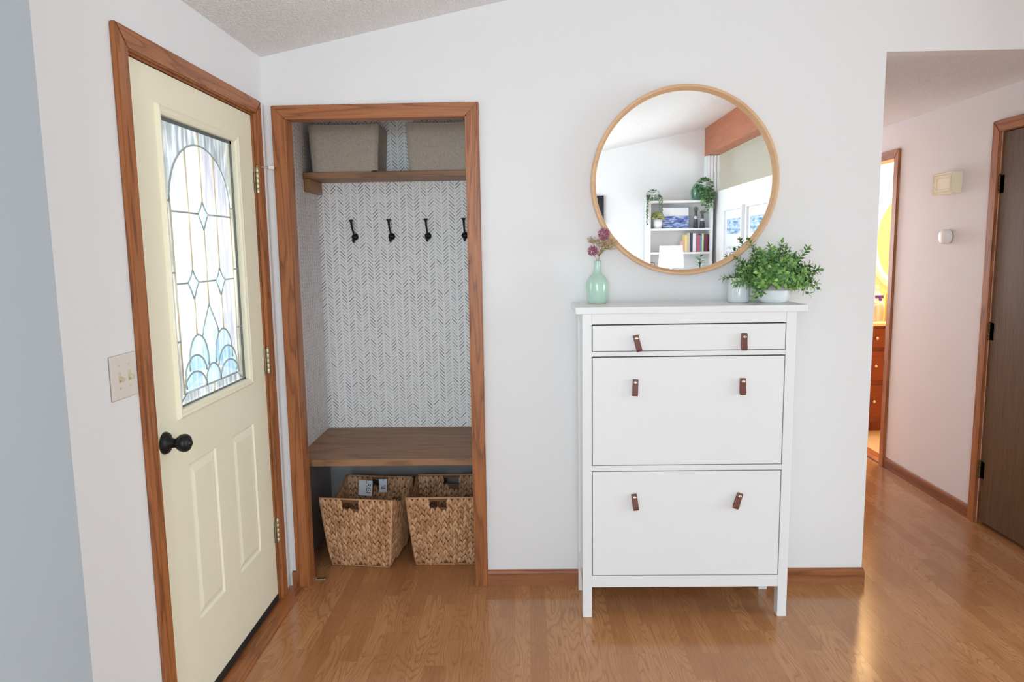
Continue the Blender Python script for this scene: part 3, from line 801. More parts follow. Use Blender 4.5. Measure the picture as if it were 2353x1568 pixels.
def pull(parent, x, z, tilt, yaw=0):
    """folded leather strap, screw at the top, loop below"""
    th, wd = .003, .0215
    path = [(0, .014), (-.0105, .013), (-.0125, .006), (-.013, -.006), (-.0155, -.022), (-.0195, -.036), (-.0195, -.045), (-.0150, -.0505), (-.008, -.049), (-.0045, -.040), (-.003, -.02), (-.002, 0), (-.0005, .012)]
    M = Matrix.Translation((x, YF, z)) @ Matrix.Rotation(tilt, 4, 'Y') @ Matrix.Rotation(yaw, 4, 'Z')
    bm = B(); outer = []
    out = [(-.0075, .0145), (-.0108, .014), (-.0122, .006), (-.0128, -.008), (-.0152, -.022), (-.0186, -.034), (-.0192, -.043), (-.0160, -.0495), (-.0105, -.051), (-.0055, -.0465), (-.0025, -.034), (-.001, -.015), (-.0006, .0145)]
    inn = [(-.0075, .0145), (-.0085, .011), (-.0092, .004), (-.0098, -.008), (-.0122, -.022), (-.0156, -.034), (-.0160, -.042), (-.0140, -.0462), (-.0108, -.0472), (-.0080, -.0440), (-.0055, -.033), (-.0040, -.015), (-.0034, .0145)]
    L = [[], []]
    for sx, A in ((-wd/2, 0), (wd/2, 1)):
        L[A] = ([bm.verts.new(M @ Vector((sx, p, q))) for p, q in out], [bm.verts.new(M @ Vector((sx, p, q))) for p, q in inn])
    n = len(out)
    for i in range(n-1):
        bm.faces.new((L[0][0][i], L[1][0][i], L[1][0][i+1], L[0][0][i+1])); bm.faces.new((L[0][1][i], L[1][1][i], L[1][1][i+1], L[0][1][i+1]))
        for A in (0, 1): 
            q = bm.faces.new((L[A][0][i], L[A][0][i+1], L[A][1][i+1], L[A][1][i])); q.material_index = 2
    bm.faces.new((L[0][0][-1], L[1][0][-1], L[1][1][-1], L[0][1][-1]))
    box(bm, -wd/2, wd/2, -.0105, -.0005, .0035, .0143, .0008, M=M)
    lathe(bm, [(0, .0100), (.0078, .0112), (.0078, .0126), (.006, .0146), (.003, .0156), (0, .0158)], M @ Matrix.Translation((0, .0, .002)) @ Matrix.Rotation(PI/2, 4, 'X'), 18, mi=1)
    return obj('pull', bm, [LEATHER, NICKEL, plain('cut_leather_edge', (196, 150, 134), .7)], parent, label='brown leather strap pull with a silver screw')
def front(name, z0, z1):
    bm = B(); box(bm, XL+LW+.0035, XR-LW-.0035, YF+.001, YF+.019, z0, z1, .001); return obj(name, bm, DWHITE, cab)
d1 = front('drawer', 1.0985, 1.1985); d2 = front('door', .6405, 1.0725); d3 = front('door', .180, .6125)
pull(d1, 1.512, 1.146, -.24, 0); pull(d1, 1.927, 1.147, .03, .05); pull(d2, 1.510, .972, .04, -.08); pull(d2, 1.926, .972, .02, .08); pull(d3, 1.508, .507, -.13, .05); pull(d3, 1.923, .509, .34, .1)
bm = B(); box(bm, XL+LW+.001, XR-LW-.001, YF+.03, YF+.034, .142, 1.2); obj('gap_shade_sheet', bm, DARKG, cab, label='dark sheet standing for the shade in the gaps of the cabinet fronts')  # dark sheet added so the front gaps read as shaded

# ------------------------------------------------------------------ on the cabinet
va = thing('vase', (1.380, -.1, 1.27), 'pale celadon green bottle vase on the cabinet left end', 'vase')
bm = B(); VM = Matrix.Translation((1.380, -.1, 1.27))
lathe(bm, [(0, .0005), (.034, .0005), (.0355, .004)], VM, 40, mi=1)
lathe(bm, [(.0355, .004), (.040, .012), (.0435, .030), (.0455, .055), (.0465, .078), (.0445, .092), (.0375, .106), (.026, .117), (.018, .125), (.0148, .134), (.0136, .150), (.0138, .168), (.0148, .1745), (.0138, .176), (.0122, .174), (.0112, .150), (.012, .132), (.03, .108), (.036, .09), (.03, .02), (0, .015)], VM, 40)
obj('body', bm, [CELADON, BARE], va, True)

def floret_ball(bm, c, r, n, rnd, la=.0038, wb=.0017):
    for i in range(n):
        ph = math.acos(1-2*(i+.5)/n); th = i*2.39996
        d = Vector((math.sin(ph)*math.cos(th), math.sin(ph)*math.sin(th), math.cos(ph)))
        d = (d+Vector((rnd.uniform(-.2, .2), rnd.uniform(-.2, .2), rnd.uniform(-.2, .2)))).normalized()
        for q in range(3):
            a, b = frame_for(d); dd = (d+a*rnd.uniform(-.5, .5)+b*rnd.uniform(-.5, .5)).normalized(); a, b = frame_for(dd)
            lump(bm, c+d*r*rnd.uniform(.62, 1.0), dd, a, b, la, wb, wb*.6)
rf = random.Random(5)
MOUTH = Vector((1.380, -.1, 1.442))
def allium(c, r, n, label):
    t = thing('dried_allium', MOUTH, label, 'dried flower', 'dried flowers in the green vase')
    c = Vector(c); bm = B(); mid = (MOUTH+c)/2+Vector((.004, 0, -.006))
    tube(bm, [Vector((1.380+(c.x-1.38)*-.05, -.1, 1.32)), MOUTH+Vector(((c.x-1.38)*.12, (c.y+.1)*.1, 0)), mid, c], .0013, 6); obj('stem', bm, STRAW, t, True)
    bm = B(); floret_ball(bm, c, r, n, rf); obj('flower_head', bm, ALLIUM, t)
allium((1.407, -.105, 1.555), .025, 190, 'taller purple dried flower ball in the green vase, in front of the mirror rim')
allium((1.360, -.112, 1.487), .021, 150, 'lower purple dried flower ball at the left of the green vase')
def umbel(tips, label, spread):
    t = thing('dried_umbel', MOUTH, label, 'dried flower', 'dried flowers in the green vase')
    bm = B(); bf = B(); j = MOUTH+Vector((.004, .004, .022))
    tube(bm, [(1.381, -.1, 1.33), MOUTH+Vector((.001, .003, 0)), j], .0012, 6)
    for c in tips:
        c = Vector(c); tube(bm, [j, j.lerp(c, .5)+Vector((0, 0, .004)), c], .0009, 5)
        for k in range(spread):
            e = c+Vector((rf.uniform(-.022, .022), rf.uniform(-.018, .018), rf.uniform(-.010, .014)))
            tube(bm, [c-Vector((0, 0, .008)), e], .0004, 4)
            for q in range(4):
                d = Vector((rf.uniform(-1, 1), rf.uniform(-1, 1), rf.uniform(-.2, 1))).normalized(); a, b = frame_for(d)
                lump(bf, e+d*.003, d, a, b, .0030, .0013, .0010)
    obj('stem', bm, STRAW, t, True); obj('flower_head', bf, BEIGEF, t)
umbel([(1.404, -.09, 1.510), (1.425, -.095, 1.512), (1.418, -.105, 1.500), (1.440, -.1, 1.516), (1.432, -.1, 1.499), (1.412, -.09, 1.522), (1.428, -.088, 1.525)], 'beige dried flower spray leaning right in the green vase', 22)
umbel([(1.362, -.08, 1.527), (1.375, -.085, 1.530), (1.392, -.085, 1.523)], 'beige dried flower spray behind the lower purple ball', 20)

cu = thing('cup', (1.950, -.135, 1.27), 'pale grey ceramic cup beside the potted plant', 'cup')
bm = B(); lathe(bm, [(0, .0004), (.036, .0004), (.0405, .004), (.0432, .014), (.0438, .04), (.0435, .09), (.0425, .0995), (.0410, .1005), (.0398, .0985), (.0402, .06), (.039, .02), (.03, .010), (0, .009)], Matrix.Translation((1.950, -.135, 1.27)), 48); obj('body', bm, CUPG, cu, True)

pl = thing('potted_plant', (2.081, -.16, 1.27), 'leafy green plant in a white and grey pot on the cabinet', 'potted plant')
PM = Matrix.Translation((2.081, -.16, 1.27))
bm = B(); lathe(bm, [(0, .0012), (.044, .0012), (.046, .0005), (.048, .003), (.0575, .010), (.0645, .022), (.0675, .036), (.0678, .0505)], PM, 48, mi=0)
lathe(bm, [(.0678, .0505), (.0672, .052), (.0672, .086), (.0660, .0875), (.0635, .086), (.063, .060), (0, .060)], PM, 48, mi=1); obj('pot', bm, [POTW, BAND], pl, True, label='white pot with a grey striated upper band')
bm = B(); lathe(bm, [(0, .074), (.063, .072)], PM, 24); obj('soil', bm, SOIL, pl)
def leaf(bm, p, d, up, L, W, mi=0, fold=.25, bend=.15, seg=4, shape=None):
    d = d.normalized(); s = d.cross(up)
    if s.length < 1e-4: s = d.cross(Vector((1, 0, 0)))
    s.normalize(); n = s.cross(d)
    prof = shape or [0, .62, 1.0, .78, 0]
    rows = []
    for i in range(len(prof)):
        u = i/(len(prof)-1); c = p+d*L*u-n*L*bend*u*u; w = W*prof[i]/2
        if w == 0: rows.append([bm.verts.new(c)])
        else: rows.append([bm.verts.new(c-s*w+n*w*fold), bm.verts.new(c), bm.verts.new(c+s*w+n*w*fold)])
    for A, B2 in zip(rows, rows[1:]):
        if len(A) == 1: fs = [(A[0], B2[1], B2[0]), (A[0], B2[2], B2[1])]
        elif len(B2) == 1: fs = [(A[0], A[1], B2[0]), (A[1], A[2], B2[0])]
        else: fs = [(A[0], A[1], B2[1], B2[0]), (A[1], A[2], B2[2], B2[1])]
        for q in fs:
            q = bm.faces.new(q); q.smooth = True; q.material_index = mi
rp = random.Random(11); MC = Vector((1.7445, 0, 1.766))
bl = B(); bs = B(); base = Vector((2.081, -.16, 1.350))
def branch(az, el, Ln, r0, droop=.35):
    d = Vector((math.cos(az)*math.cos(el), math.sin(az)*math.cos(el), math.sin(el)))
    p0 = base+Vector((math.cos(az)*r0, math.sin(az)*r0, 0)); pts = []
    for i in range(8):
        u = i/7; pts.append(p0+d*Ln*u+Vector((0, 0, -droop*Ln*u*u*math.cos(el)))+Vector((rp.uniform(-1, 1), rp.uniform(-1, 1), rp.uniform(-1, 1)))*.002*u)
    for q in pts: q.z = max(q.z, 1.30)
    for q in pts: q.y = min(q.y, -.085 if (q.x-MC.x)**2+(q.z-MC.z)**2 < .42**2 else -.03)
    tube(bs, pts, [.0016-.0008*i/7 for i in range(8)], 5)
    k = 0; n = max(5, int(Ln/.0095))
    for i in range(n):
        u = .22+.78*i/(n-1); f_ = u*7; a = min(6, int(f_)); p = pts[a].lerp(pts[a+1], f_-a); t = (pts[a+1]-pts[a]).normalized()
        A, Bv = frame_for(t); ang = k*1.57+rp.uniform(-.3, .3); k += 1
        for s in (0, PI):
            side = A*math.cos(ang+s)+Bv*math.sin(ang+s)
            ld = (side*rp.uniform(.75, 1.05)+t*rp.uniform(.45, .8)).normalized()
            sc = rp.uniform(.85, 1.15)*(1-.25*abs(u-.6))
            if p.y+ld.y*.028 > (-.062 if (p.x-MC.x)**2+(p.z-MC.z)**2 < .41**2 else -.006): continue
            if p.z+ld.z*.03 < 1.292: continue
            leaf(bl, p, ld, t, .027*sc, .0135*sc)
    leaf(bl, pts[-1], (pts[-1]-pts[-2]), Vector((0, 0, 1)), .026, .012); leaf(bl, pts[-1], (pts[-1]-pts[-2])+A*.004, Bv, .022, .010)
for i in range(110):
    az = i*2.39996+rp.uniform(-.2, .2); u = (i+.5)/110; el = math.asin(min(.99, .10+.88*u)); 
    branch(az, el, rp.uniform(.070, .112)+.045*u, .045*(1-u*.6), .22)
# named outliers that shape its outline
for az, el, Ln, dr in ((PI-.15, .35, .175, .25), (PI+.35, .32, .16, .3), (.05, .40, .165, .1), (.1, .92, .175, .05), (-.25, .15, .13, .3), (2.2, 1.05, .20, .05), (PI*1.5, 1.3, .165, .1), (PI+.75, .0, .085, .8), (PI+.6, .1, .09, .6), (-.5, .1, .10, .5), (2.6, .75, .17, .1)):
    branch(az, el, Ln, .03, dr)
obj('stems', bs, STEMG, pl, True); obj('leaves', bl, GREEN, pl)

# ------------------------------------------------------------------ round mirror
MC = Vector((1.7445, 0, 1.766)); MR = .3835
mi_ = thing('round_mirror', (MC.x, 0, MC.z), 'large round mirror with pale ash rim above the cabinet', 'mirror')
MM = Matrix.Translation(MC) @ Matrix.Rotation(PI/2, 4, 'X')
bm = B(); n = 128; lathe(bm, [(MR-.004, .001), (MR, .001), (MR+.0005, .030), (MR+.0005, .055), (MR-.0015, .057), (MR-.0095, .057), (MR-.011, .055), (MR-.011, .034), (MR-.019, .032), (MR-.019, .0285), (MR-.022, .0275)], MM, n); obj('rim', bm, ASH, mi_, True)
bm = B(); lathe(bm, [(0, .028), (MR-.012, .028)], MM, n); obj('mirror_glass', bm, CHROME, mi_, label='reflecting glass')
bm = B(); lathe(bm, [(0, .002), (MR-.004, .002), (MR-.004, .026), (0, .026)], MM, 64); obj('backing', bm, SHELL, mi_)

# ------------------------------------------------------------------ hallway
hd = thing('door_2', (XW+.02, .285, 0), 'dark brown wood veneer hallway door with bronze hinges', 'door', kind='structure')
bm = B(); box(bm, XW-.001, XW+.034, HY0, HY1-.004, .022, 2.046, .001); obj('door_slab', bm, DARKD, hd)
for a, b in ((1.745, 1.835), (.993, 1.083), (.252, .342)): hinge(hd, XW-.001, HY1-.001, a, b, -1, DARKBR, leafw=.03)
bm = B(); box(bm, XW, XW+.1, HY1-.001, HY1+.006, 0, 2.05); box(bm, XW, XW+.1, HY0-.006, HY0-.001, 0, 2.05); box(bm, XW, XW+.1, HY0, HY1, 2.05, 2.06); box(bm, XW+.036, XW+.06, HY1-.02, HY1, 0, 2.05)
obj('door_jamb', bm, OAKZ, hd)
ch = thing('door_chime', (XW, 1.105, 1.83), 'cream door chime box with beaded front on hallway wall', 'door chime')
bm = B(); box(bm, XW-.052, XW, 1.012, 1.198, 1.772, 1.888, .004); CHM = plain('cream_plastic', (240, 230, 204), .4, var=.02)
obj('housing', bm, CHM, ch)
bm = B(); fn = lambda u, v, d: (XW-.052-d, u, v)
panel(bm, fn, 1.008, 1.202, 1.768, 1.892, [(0, 0), (0, .006), (.004, .009), (.007, .006), (.022, .006), (.024, .0095), (.029, .0095), (.032, .004)])
for k in range(20):
    for z in (1.7825, 1.8775): bmesh.ops.create_icosphere(bm, subdivisions=1, radius=.0032, matrix=Matrix.Translation((XW-.059, 1.019+k*.0091, z)))
for k in range(10):
    for y in (1.0225, 1.1875): bmesh.ops.create_icosphere(bm, subdivisions=1, radius=.0032, matrix=Matrix.Translation((XW-.059, y, 1.79+k*.0088)))
obj('cover', bm, CHM, ch)
sd = thing('wall_sensor', (XW, 1.105, 1.535), 'round white knob-like device on hallway wall below the chime', 'wall sensor')
SM = Matrix.Translation((XW, 1.105, 1.534)) @ Matrix.Rotation(-PI/2, 4, 'Y')
bm = B(); lathe(bm, [(0, 0), (.040, 0), (.041, .002), (.041, .008)], SM, 36); obj('base_ring', bm, NICKEL, sd, True)
bm = B(); lathe(bm, [(.040, .006), (.042, .010), (.042, .036), (.040, .041), (.034, .044), (0, .046)], SM, 36); obj('dial', bm, DWHITE, sd, True)

# bathroom pieces
vn = thing('vanity', (4.6, 2.84, 0), 'reddish cherry bathroom vanity with drawers and pale top', 'vanity cabinet')
VX0, VX1, VY = XW+.11, 5.3, 2.60
bm = B(); box(bm, VX0, VX1, VY, 3.098, .09, .86); box(bm, VX0, VX1, VY+.06, 3.098, .004, .09); obj('carcass', bm, CHERRY, vn)
fv = lambda u, v, d: (u, VY-.018-d, v)
def vfront(nm, x0, x1, z0, z1):
    bm = B(); box(bm, x0, x1, VY-.018, VY-.0003, z0, z1, .002)
    panel(bm, fv, x0+.002, x1-.002, z0+.002, z1-.002, [(0, .0003), (.034, .0003), (.038, -.005), (.046, -.005), (.062, .001)])
    p_ = obj(nm, bm, CHERRY, vn)
    bm = B(); lathe(bm, [(0, 0), (.005, 0), (.005, .010), (.013, .016), (.014, .021), (.009, .026), (0, .027)], Matrix.Translation((max(x0+.04, x1-.17), VY-.018, (z0+z1)/2)) @ Matrix.Rotation(PI/2, 4, 'X'), 16); obj('knob', bm, NICKEL, p_, True)
for k, x0 in enumerate((3.63, 4.03, 4.46, 4.88)):
    x1 = x0+.37
    for z0, z1 in ((.69, .84), (.43, .66), (.13, .39)): vfront('drawer', x0, x1, z0, z1)
bm = B(); box(bm, VX0, VX1+.02, VY-.03, 3.098, .861, .885, .005); obj('countertop', bm, plain('cream_laminate', (238, 216, 176), .3), vn)
ov = thing('oval_mirror', (4.27, 3.1, 1.53), 'white framed oval mirror on the bathroom wall', 'mirror')
bm = B()
def oval(a, b, y): return [(4.27+a*math.cos(2*PI*i/64), y, 1.53+b*math.sin(2*PI*i/64)) for i in range(64)]
prev = None
for a, b, y in ((.30, .43, 3.099), (.30, .43, 3.075), (.29, .42, 3.062), (.27, .40, 3.058), (.25, .38, 3.066), (.235, .365, 3.07), (.23, .36, 3.09)):
    ring = [bm.verts.new(p) for p in oval(a, b, y)]
    if prev:
        for i in range(64): q = bm.faces.new((prev[i], prev[(i+1) % 64], ring[(i+1) % 64], ring[i])); q.smooth = True
    prev = ring
obj('frame', bm, POTW, ov)
bm = B(); bm.faces.new([bm.verts.new(p) for p in oval(.234, .364, 3.085)]); obj('mirror_glass', bm, CHROME, ov)
vl = thing('added_globe_row', (4.15, 3.1, 2.23), 'added row of glowing globes, out of sight above the oval mirror, for floor glare', 'added light')  # unseen globes added to strengthen the warm streak on the floor
bm = B(); box(bm, 3.86, 4.44, 3.075, 3.0995, 2.19, 2.27, .004); obj('base_plate', bm, NICKEL, vl)
GLOW = m_emit('added_globe_glow', (255, 214, 160), 45)  # glow of the added globes
for k in range(3):
    bm = B(); bmesh.ops.create_uvsphere(bm, u_segments=24, v_segments=16, radius=.05, matrix=Matrix.Translation((3.95+.2*k, 3.025, 2.23))); obj('globe', bm, GLOW, vl, True)
YEL = plain('yellow_plastic', (238, 176, 40), .3); LAV = plain('white_plastic', (238, 230, 232), .3); PUR = plain('purple_plastic', (96, 70, 168), .3); PINK = plain('pink_plastic', (224, 190, 186), .4)
def bottle(name, x, y, prof, m, cap, mc, label):
    t = thing(name, (x, y, .885), label, 'bottle', 'bottles on the bathroom counter'); M = Matrix.Translation((x, y, .885))
    bm = B(); lathe(bm, prof, M, 24); obj('body', bm, m, t, True)
    bm = B(); lathe(bm, cap[0], M, 20)
    for b_ in cap[1:]: box(bm, x+b_[0], x+b_[1], y+b_[2], y+b_[3], .885+b_[4], .885+b_[5], .003)
    obj('cap', bm, mc, t, True)
bottle('lotion_bottle', 3.985, 2.70, [(0, 0), (.034, 0), (.037, .004), (.037, .195), (.034, .215), (.024, .235), (.012, .242), (0, .242)], YEL, [[(0, .24), (.013, .24), (.013, .265), (0, .266)], (-.028, .012, -.008, .008, .265, .275)], YEL, 'tall yellow bottle on the bathroom counter by the doorway')
bottle('spray_bottle', 3.945, 2.78, [(0, 0), (.030, 0), (.032, .004), (.032, .12), (.026, .145), (.012, .16), (0, .16)], LAV, [[(0, .158), (.013, .158), (.013, .185), (0, .187)], (-.042, .02, -.010, .010, .178, .205)], PUR, 'white spray bottle with purple trigger on the bathroom counter')
bottle('pump_bottle', 3.975, 2.90, [(0, 0), (.026, 0), (.028, .004), (.028, .20), (.022, .22), (.01, .23), (0, .23)], LAV, [[(0, .23), (.009, .23), (.009, .27), (0, .27)], (-.04, .01, -.007, .007, .27, .28)], LAV, 'tall white pump bottle at the back of bathroom counter')
bottle('small_tube', 3.87, 2.72, [(0, 0), (.022, 0), (.023, .003), (.023, .12), (.018, .135), (0, .136)], PINK, [[(0, .135), (.012, .135), (.012, .16), (0, .16)]], LAV, 'pale pink tube on the bathroom counter left of the bottles')

# ------------------------------------------------------------------ seen in the mirror: bookcase side of the room
SX0, SX1, SY0, SY1, SZ = 2.606, 3.400, -6.29, -6.0, 2.068
bc = thing('bookcase', (3.0, -6.15, 0), 'white bookcase reflected in the round mirror', 'bookcase')
for a, b in ((SX0, SX0+.03), (SX1-.03, SX1)):
    bm = B(); box(bm, a, b, SY0, SY1, 0, SZ, .002); obj('side_panel', bm, DWHITE, bc)
for z in (SZ, 1.729, 1.437, 1.13, .80, .45, .10):
    bm = B(); box(bm, SX0+.0305, SX1-.0305, SY0, SY1-.003, z-.026, z, .001); obj('shelf', bm, DWHITE, bc)
bm = B(); box(bm, SX0+.031, SX1-.031, SY0, SY0+.006, .1, SZ-.027); obj('back_panel', bm, DWHITE, bc)
# trailing plants
def trailing(name, px, py, z, crown, trails, mat, lw, label, potm, glass=None):
    t = thing(name, (px, py, z), label, 'plant')
    bm = B(); M = Matrix.Translation((px, py, z))
    if glass: lathe(bm, glass, M, 28)
    else: lathe(bm, [(0, .0005), (.05, .0005), (.058, .05), (.06, .07), (.055, .068), (0, .06)], M, 24)
    obj('jar' if glass else 'pot', bm, potm, t, True)
    b1 = B(); b2 = B()
    for c, r, n_ in crown:
        for i in range(n_):
            d = Vector((rp.gauss(0, 1), rp.gauss(0, 1), rp.gauss(.2, 1))).normalized(); p = Vector(c)+Vector((d.x*r[0], d.y*r[1], d.z*r[2]))
            leaf(b1, p, (d+Vector((0, 0, -.3))).normalized(), Vector((0, 0, 1)), lw[0]*rp.uniform(.7, 1.2), lw[1]*rp.uniform(.8, 1.2))
    for p0, p1, n_ in trails:
        p0 = Vector(p0); p1 = Vector(p1); out = Vector((p1.x, p1.y, p0.z)); pts = []
        for i in range(9):
            u = i/8; pts.append(p0.lerp(out, u)*(1-u)+out.lerp(p1, u)*u)
        tube(b2, pts, .0015, 5)
        for i in range(n_):
            f_ = i/n_*8; a = min(7, int(f_)); p = pts[a].lerp(pts[a+1], f_-a)+Vector((rp.uniform(-1, 1), rp.uniform(-1, 1), 0))*.008
            d = Vector((rp.uniform(-1, 1), rp.uniform(-.4, 1), rp.uniform(-1, .2))).normalized()
            leaf(b1, p, d, Vector((0, 0, 1)), lw[0]*rp.uniform(.6, 1), lw[1]*rp.uniform(.8, 1.2))
    obj('stems', b2, STEMG, t, True); obj('leaves', b1, mat, t)
trailing('trailing_plant', 2.675, -6.09, SZ, [((2.675, -6.08, 2.135), (.075, .075, 0.065), 420)],
         [((2.60, -6.02, 2.14), (2.583, -5.975, 1.775), 260), ((2.62, -6.0, 2.14), (2.592, -5.965, 1.84), 180), ((2.73, -6.0, 2.14), (2.735, -5.97, 1.96), 80), ((2.75, -6.01, 2.13), (2.765, -5.97, 1.94), 80)],
         IVY, (.022, .010), 'green trailing plant on the left end of the reflected bookcase top', POTW)
trailing('vine_in_jar', 3.235, -6.12, SZ, [((3.30, -6.06, 2.235), (.085, .06, 0.085), 190), ((3.335, -6.03, 2.13), (.07, .05, 0.08), 110)],
         [((3.28, -6.02, 2.12), (3.25, -5.965, 2.0), 24), ((3.36, -6.0, 2.14), (3.375, -5.965, 1.97), 34), ((3.33, -6.0, 2.12), (3.33, -5.965, 1.90), 34), ((3.38, -6.0, 2.1), (3.29, -5.96, 1.91), 34)],
         IVYL, (.042, .034), 'broad-leaved vine in a ribbed green glass jar on the reflected bookcase', JAR,
         [(0, .001), (.06, .001), (.075, .03), (.088, .08), (.088, .13), (.07, .17), (.05, .19), (.05, .2), (.046, .2), (.066, .165), (.083, .12), (.07, .03), (0, .01)])
t = thing('succulent_pot', (2.737, -6.09, 1.729), 'variegated little plant in a white pot on the reflected bookcase', 'potted plant')
bm = B(); lathe(bm, [(0, .0005), (.045, .0005), (.056, .05), (.062, .115), (.057, .113), (0, .1)], Matrix.Translation((2.737, -6.09, 1.729)), 28); obj('pot', bm, POTW, t, True)
bm = B()
for i in range(190):
    d = Vector((rp.gauss(0, 1), rp.gauss(0, 1), abs(rp.gauss(0, 1)))).normalized(); leaf(bm, Vector((2.737, -6.09, 1.845))+Vector((d.x*.062, d.y*.055, d.z*.075)), (d+Vector((0, 0, .3))).normalized(), Vector((0, 1, 0)), .026, .018)
obj('leaves', bm, SUCC, t)
def m_sea():
    tt = NT('sea_print'); v = tt.coord(); x, y, z = tt.sep(v)
    wv = tt.noise(tt.mapping(v, (9, 1, 60)), 1, 4, .65, .6)
    c = tt.ramp(wv, [(.36, lin((58, 66, 140))), (.48, lin((104, 128, 196))), (.56, lin((190, 206, 234))), (.68, lin((236, 240, 248)))])
    h = tt.math('MULTIPLY', tt.math('SUBTRACT', z, .153), 120, clamp=True)
    tt.p(base=tt.mix(h, c, lin((238, 240, 246))), rough=.6); return tt.m
cv = thing('canvas_print', (2.97, -6.15, 1.729), 'canvas of blue sea waves leaning on the reflected bookcase shelf', 'picture')
bm = B(); box(bm, 2.805, 3.13, -.01, .01, 0, .258, .002, M=Matrix.Translation((0, -6.13, 1.7305)) @ Matrix.Rotation(.12, 4, 'X')); obj('canvas', bm, m_sea(), cv)
GREYC = plain('charcoal_ceramic', (72, 74, 84), .45, var=.1); LGREY = plain('pale_ceramic', (206, 206, 212), .5); CONE = m_island('pine_scale', [(0, (104, 98, 88)), (.5, (140, 132, 118)), (1, (176, 172, 150))], .8)
for x, h_, r0, lab, yy in ((3.214, .175, .031, 'taller tapering charcoal vase with a pine ball on reflected shelf', -6.12), (3.287, .135, .034, 'shorter charcoal vase with a pine ball on reflected shelf', -6.08)):
    t = thing('bud_vase', (x, yy, 1.729), lab, 'vase', 'charcoal vases on the reflected bookcase'); M = Matrix.Translation((x, yy, 1.729))
    bm = B(); lathe(bm, [(0, .0005), (r0, .0005), (r0*.75, h_*.66)], M, 24); lathe(bm, [(r0*.75, h_*.66), (r0*.62, h_*.86)], M, 24, mi=1); lathe(bm, [(r0*.62, h_*.86), (r0*.5, h_*1.1), (r0*.62, h_*1.2), (r0*.45, h_*1.2), (0, h_*1.1)], M, 24)
    obj('body', bm, [GREYC, LGREY], t, True)
    t2 = thing('pine_ball', (x, yy, 1.729+h_*1.2), lab.replace('tapering charcoal vase with a pine ball on', 'pine ball on a charcoal vase, top of').replace('shorter charcoal vase with a pine ball on', 'lower pine ball on the short charcoal vase,').replace('taller pine ball', 'higher pine ball'), 'decorative ball', 'pine balls on the charcoal vases')
    bm = B(); floret_ball(bm, Vector((x, yy, 1.729+h_*1.2+.026)), .028, 50, rf, .009, .006); obj('scales', bm, CONE, t2)
# books
books = [(3.014, 3.064, 1.573, (214, 172, 168), 'small pink book at the left of the reflected row'), (3.066, 3.094, 1.648, (240, 216, 140), 'yellow book second in the reflected row'),
         (3.095, 3.128, 1.672, (206, 190, 176), 'cream and brown book left of the speckled one, reflected'), (3.129, 3.160, 1.672, (64, 60, 82), 'dark speckled book in the reflected row'),
         (3.162, 3.198, 1.664, (240, 232, 232), 'thick white book in the reflected row'), (3.200, 3.222, 1.664, (150, 116, 142), 'thin mauve book beside the red one, reflected'), (3.223, 3.246, 1.645, (226, 94, 90), 'red book in the reflected row'),
         (3.247, 3.272, 1.640, (112, 138, 184), 'blue and yellow book in the reflected row'), (3.274, 3.299, 1.660, (196, 226, 164), 'lime green book in the reflected row'), (3.303, 3.352, 1.655, (120, 48, 78), 'maroon book at the right of the reflected row')]
PAGE = plain('paper_edges', (236, 230, 216), .8)
for x0, x1, zt, c, lab in books:
    t = thing('book', ((x0+x1)/2, -6.10, 1.437), lab, 'book', 'books on the reflected bookcase')
    d = rp.uniform(.0, .02); z0 = 1.4375
    bm = B(); m_ = plain('cover', c, .5, var=.12, vs=60)
    box(bm, x0, x0+.002, -6.2, -6.05+d, z0, zt); box(bm, x1-.002, x1, -6.2, -6.05+d, z0, zt); box(bm, x0, x1, -6.052+d, -6.048+d, z0, zt, .001); obj('cover', bm, m_, t)
    bm = B(); box(bm, x0+.0022, x1-.0022, -6.197, -6.0525+d, z0+.003, zt-.004); obj('pages', bm, PAGE, t)
# small items on the shelf below
t = thing('small_plant', (3.272, -6.1, 1.13), 'small broad-leaved plant in a white pot low on reflected bookcase', 'potted plant')
bm = B(); lathe(bm, [(0, .0005), (.03, .0005), (.04, .06), (.036, .058), (0, .05)], Matrix.Translation((3.272, -6.1, 1.13)), 24); obj('pot', bm, POTW, t, True)
bm = B(); b2 = B()
for k in range(11):
    az = k*2.4; h_ = .12+.012*k; p = Vector((3.272+.01*math.cos(az), -6.1+.01*math.sin(az), 1.13+h_)); tube(b2, [(3.272, -6.1, 1.18), p], .0015, 5)
    leaf(bm, p, Vector((math.cos(az), .4*math.sin(az), .35)), Vector((0, 0, 1)), .07, .045)
obj('stems', b2, STEMG, t); obj('leaves', bm, GREEN, t)
t = thing('small_sign', (2.668, -6.1, 1.13), 'small white sign with brown frame low on reflected bookcase', 'sign')
bm = B(); box(bm, 2.637, 2.70, -6.11, -6.1, 1.1305, 1.305, .001); obj('board', bm, CARD, t)
bm = B()
for a, b, c, d in ((2.632, 2.64, 1.1305, 1.312), (2.697, 2.705, 1.1305, 1.312), (2.64, 2.697, 1.304, 1.312), (2.64, 2.697, 1.1305, 1.139)): box(bm, a, b, -6.114, -6.095, c, d)
obj('frame', bm, OAKX, t)
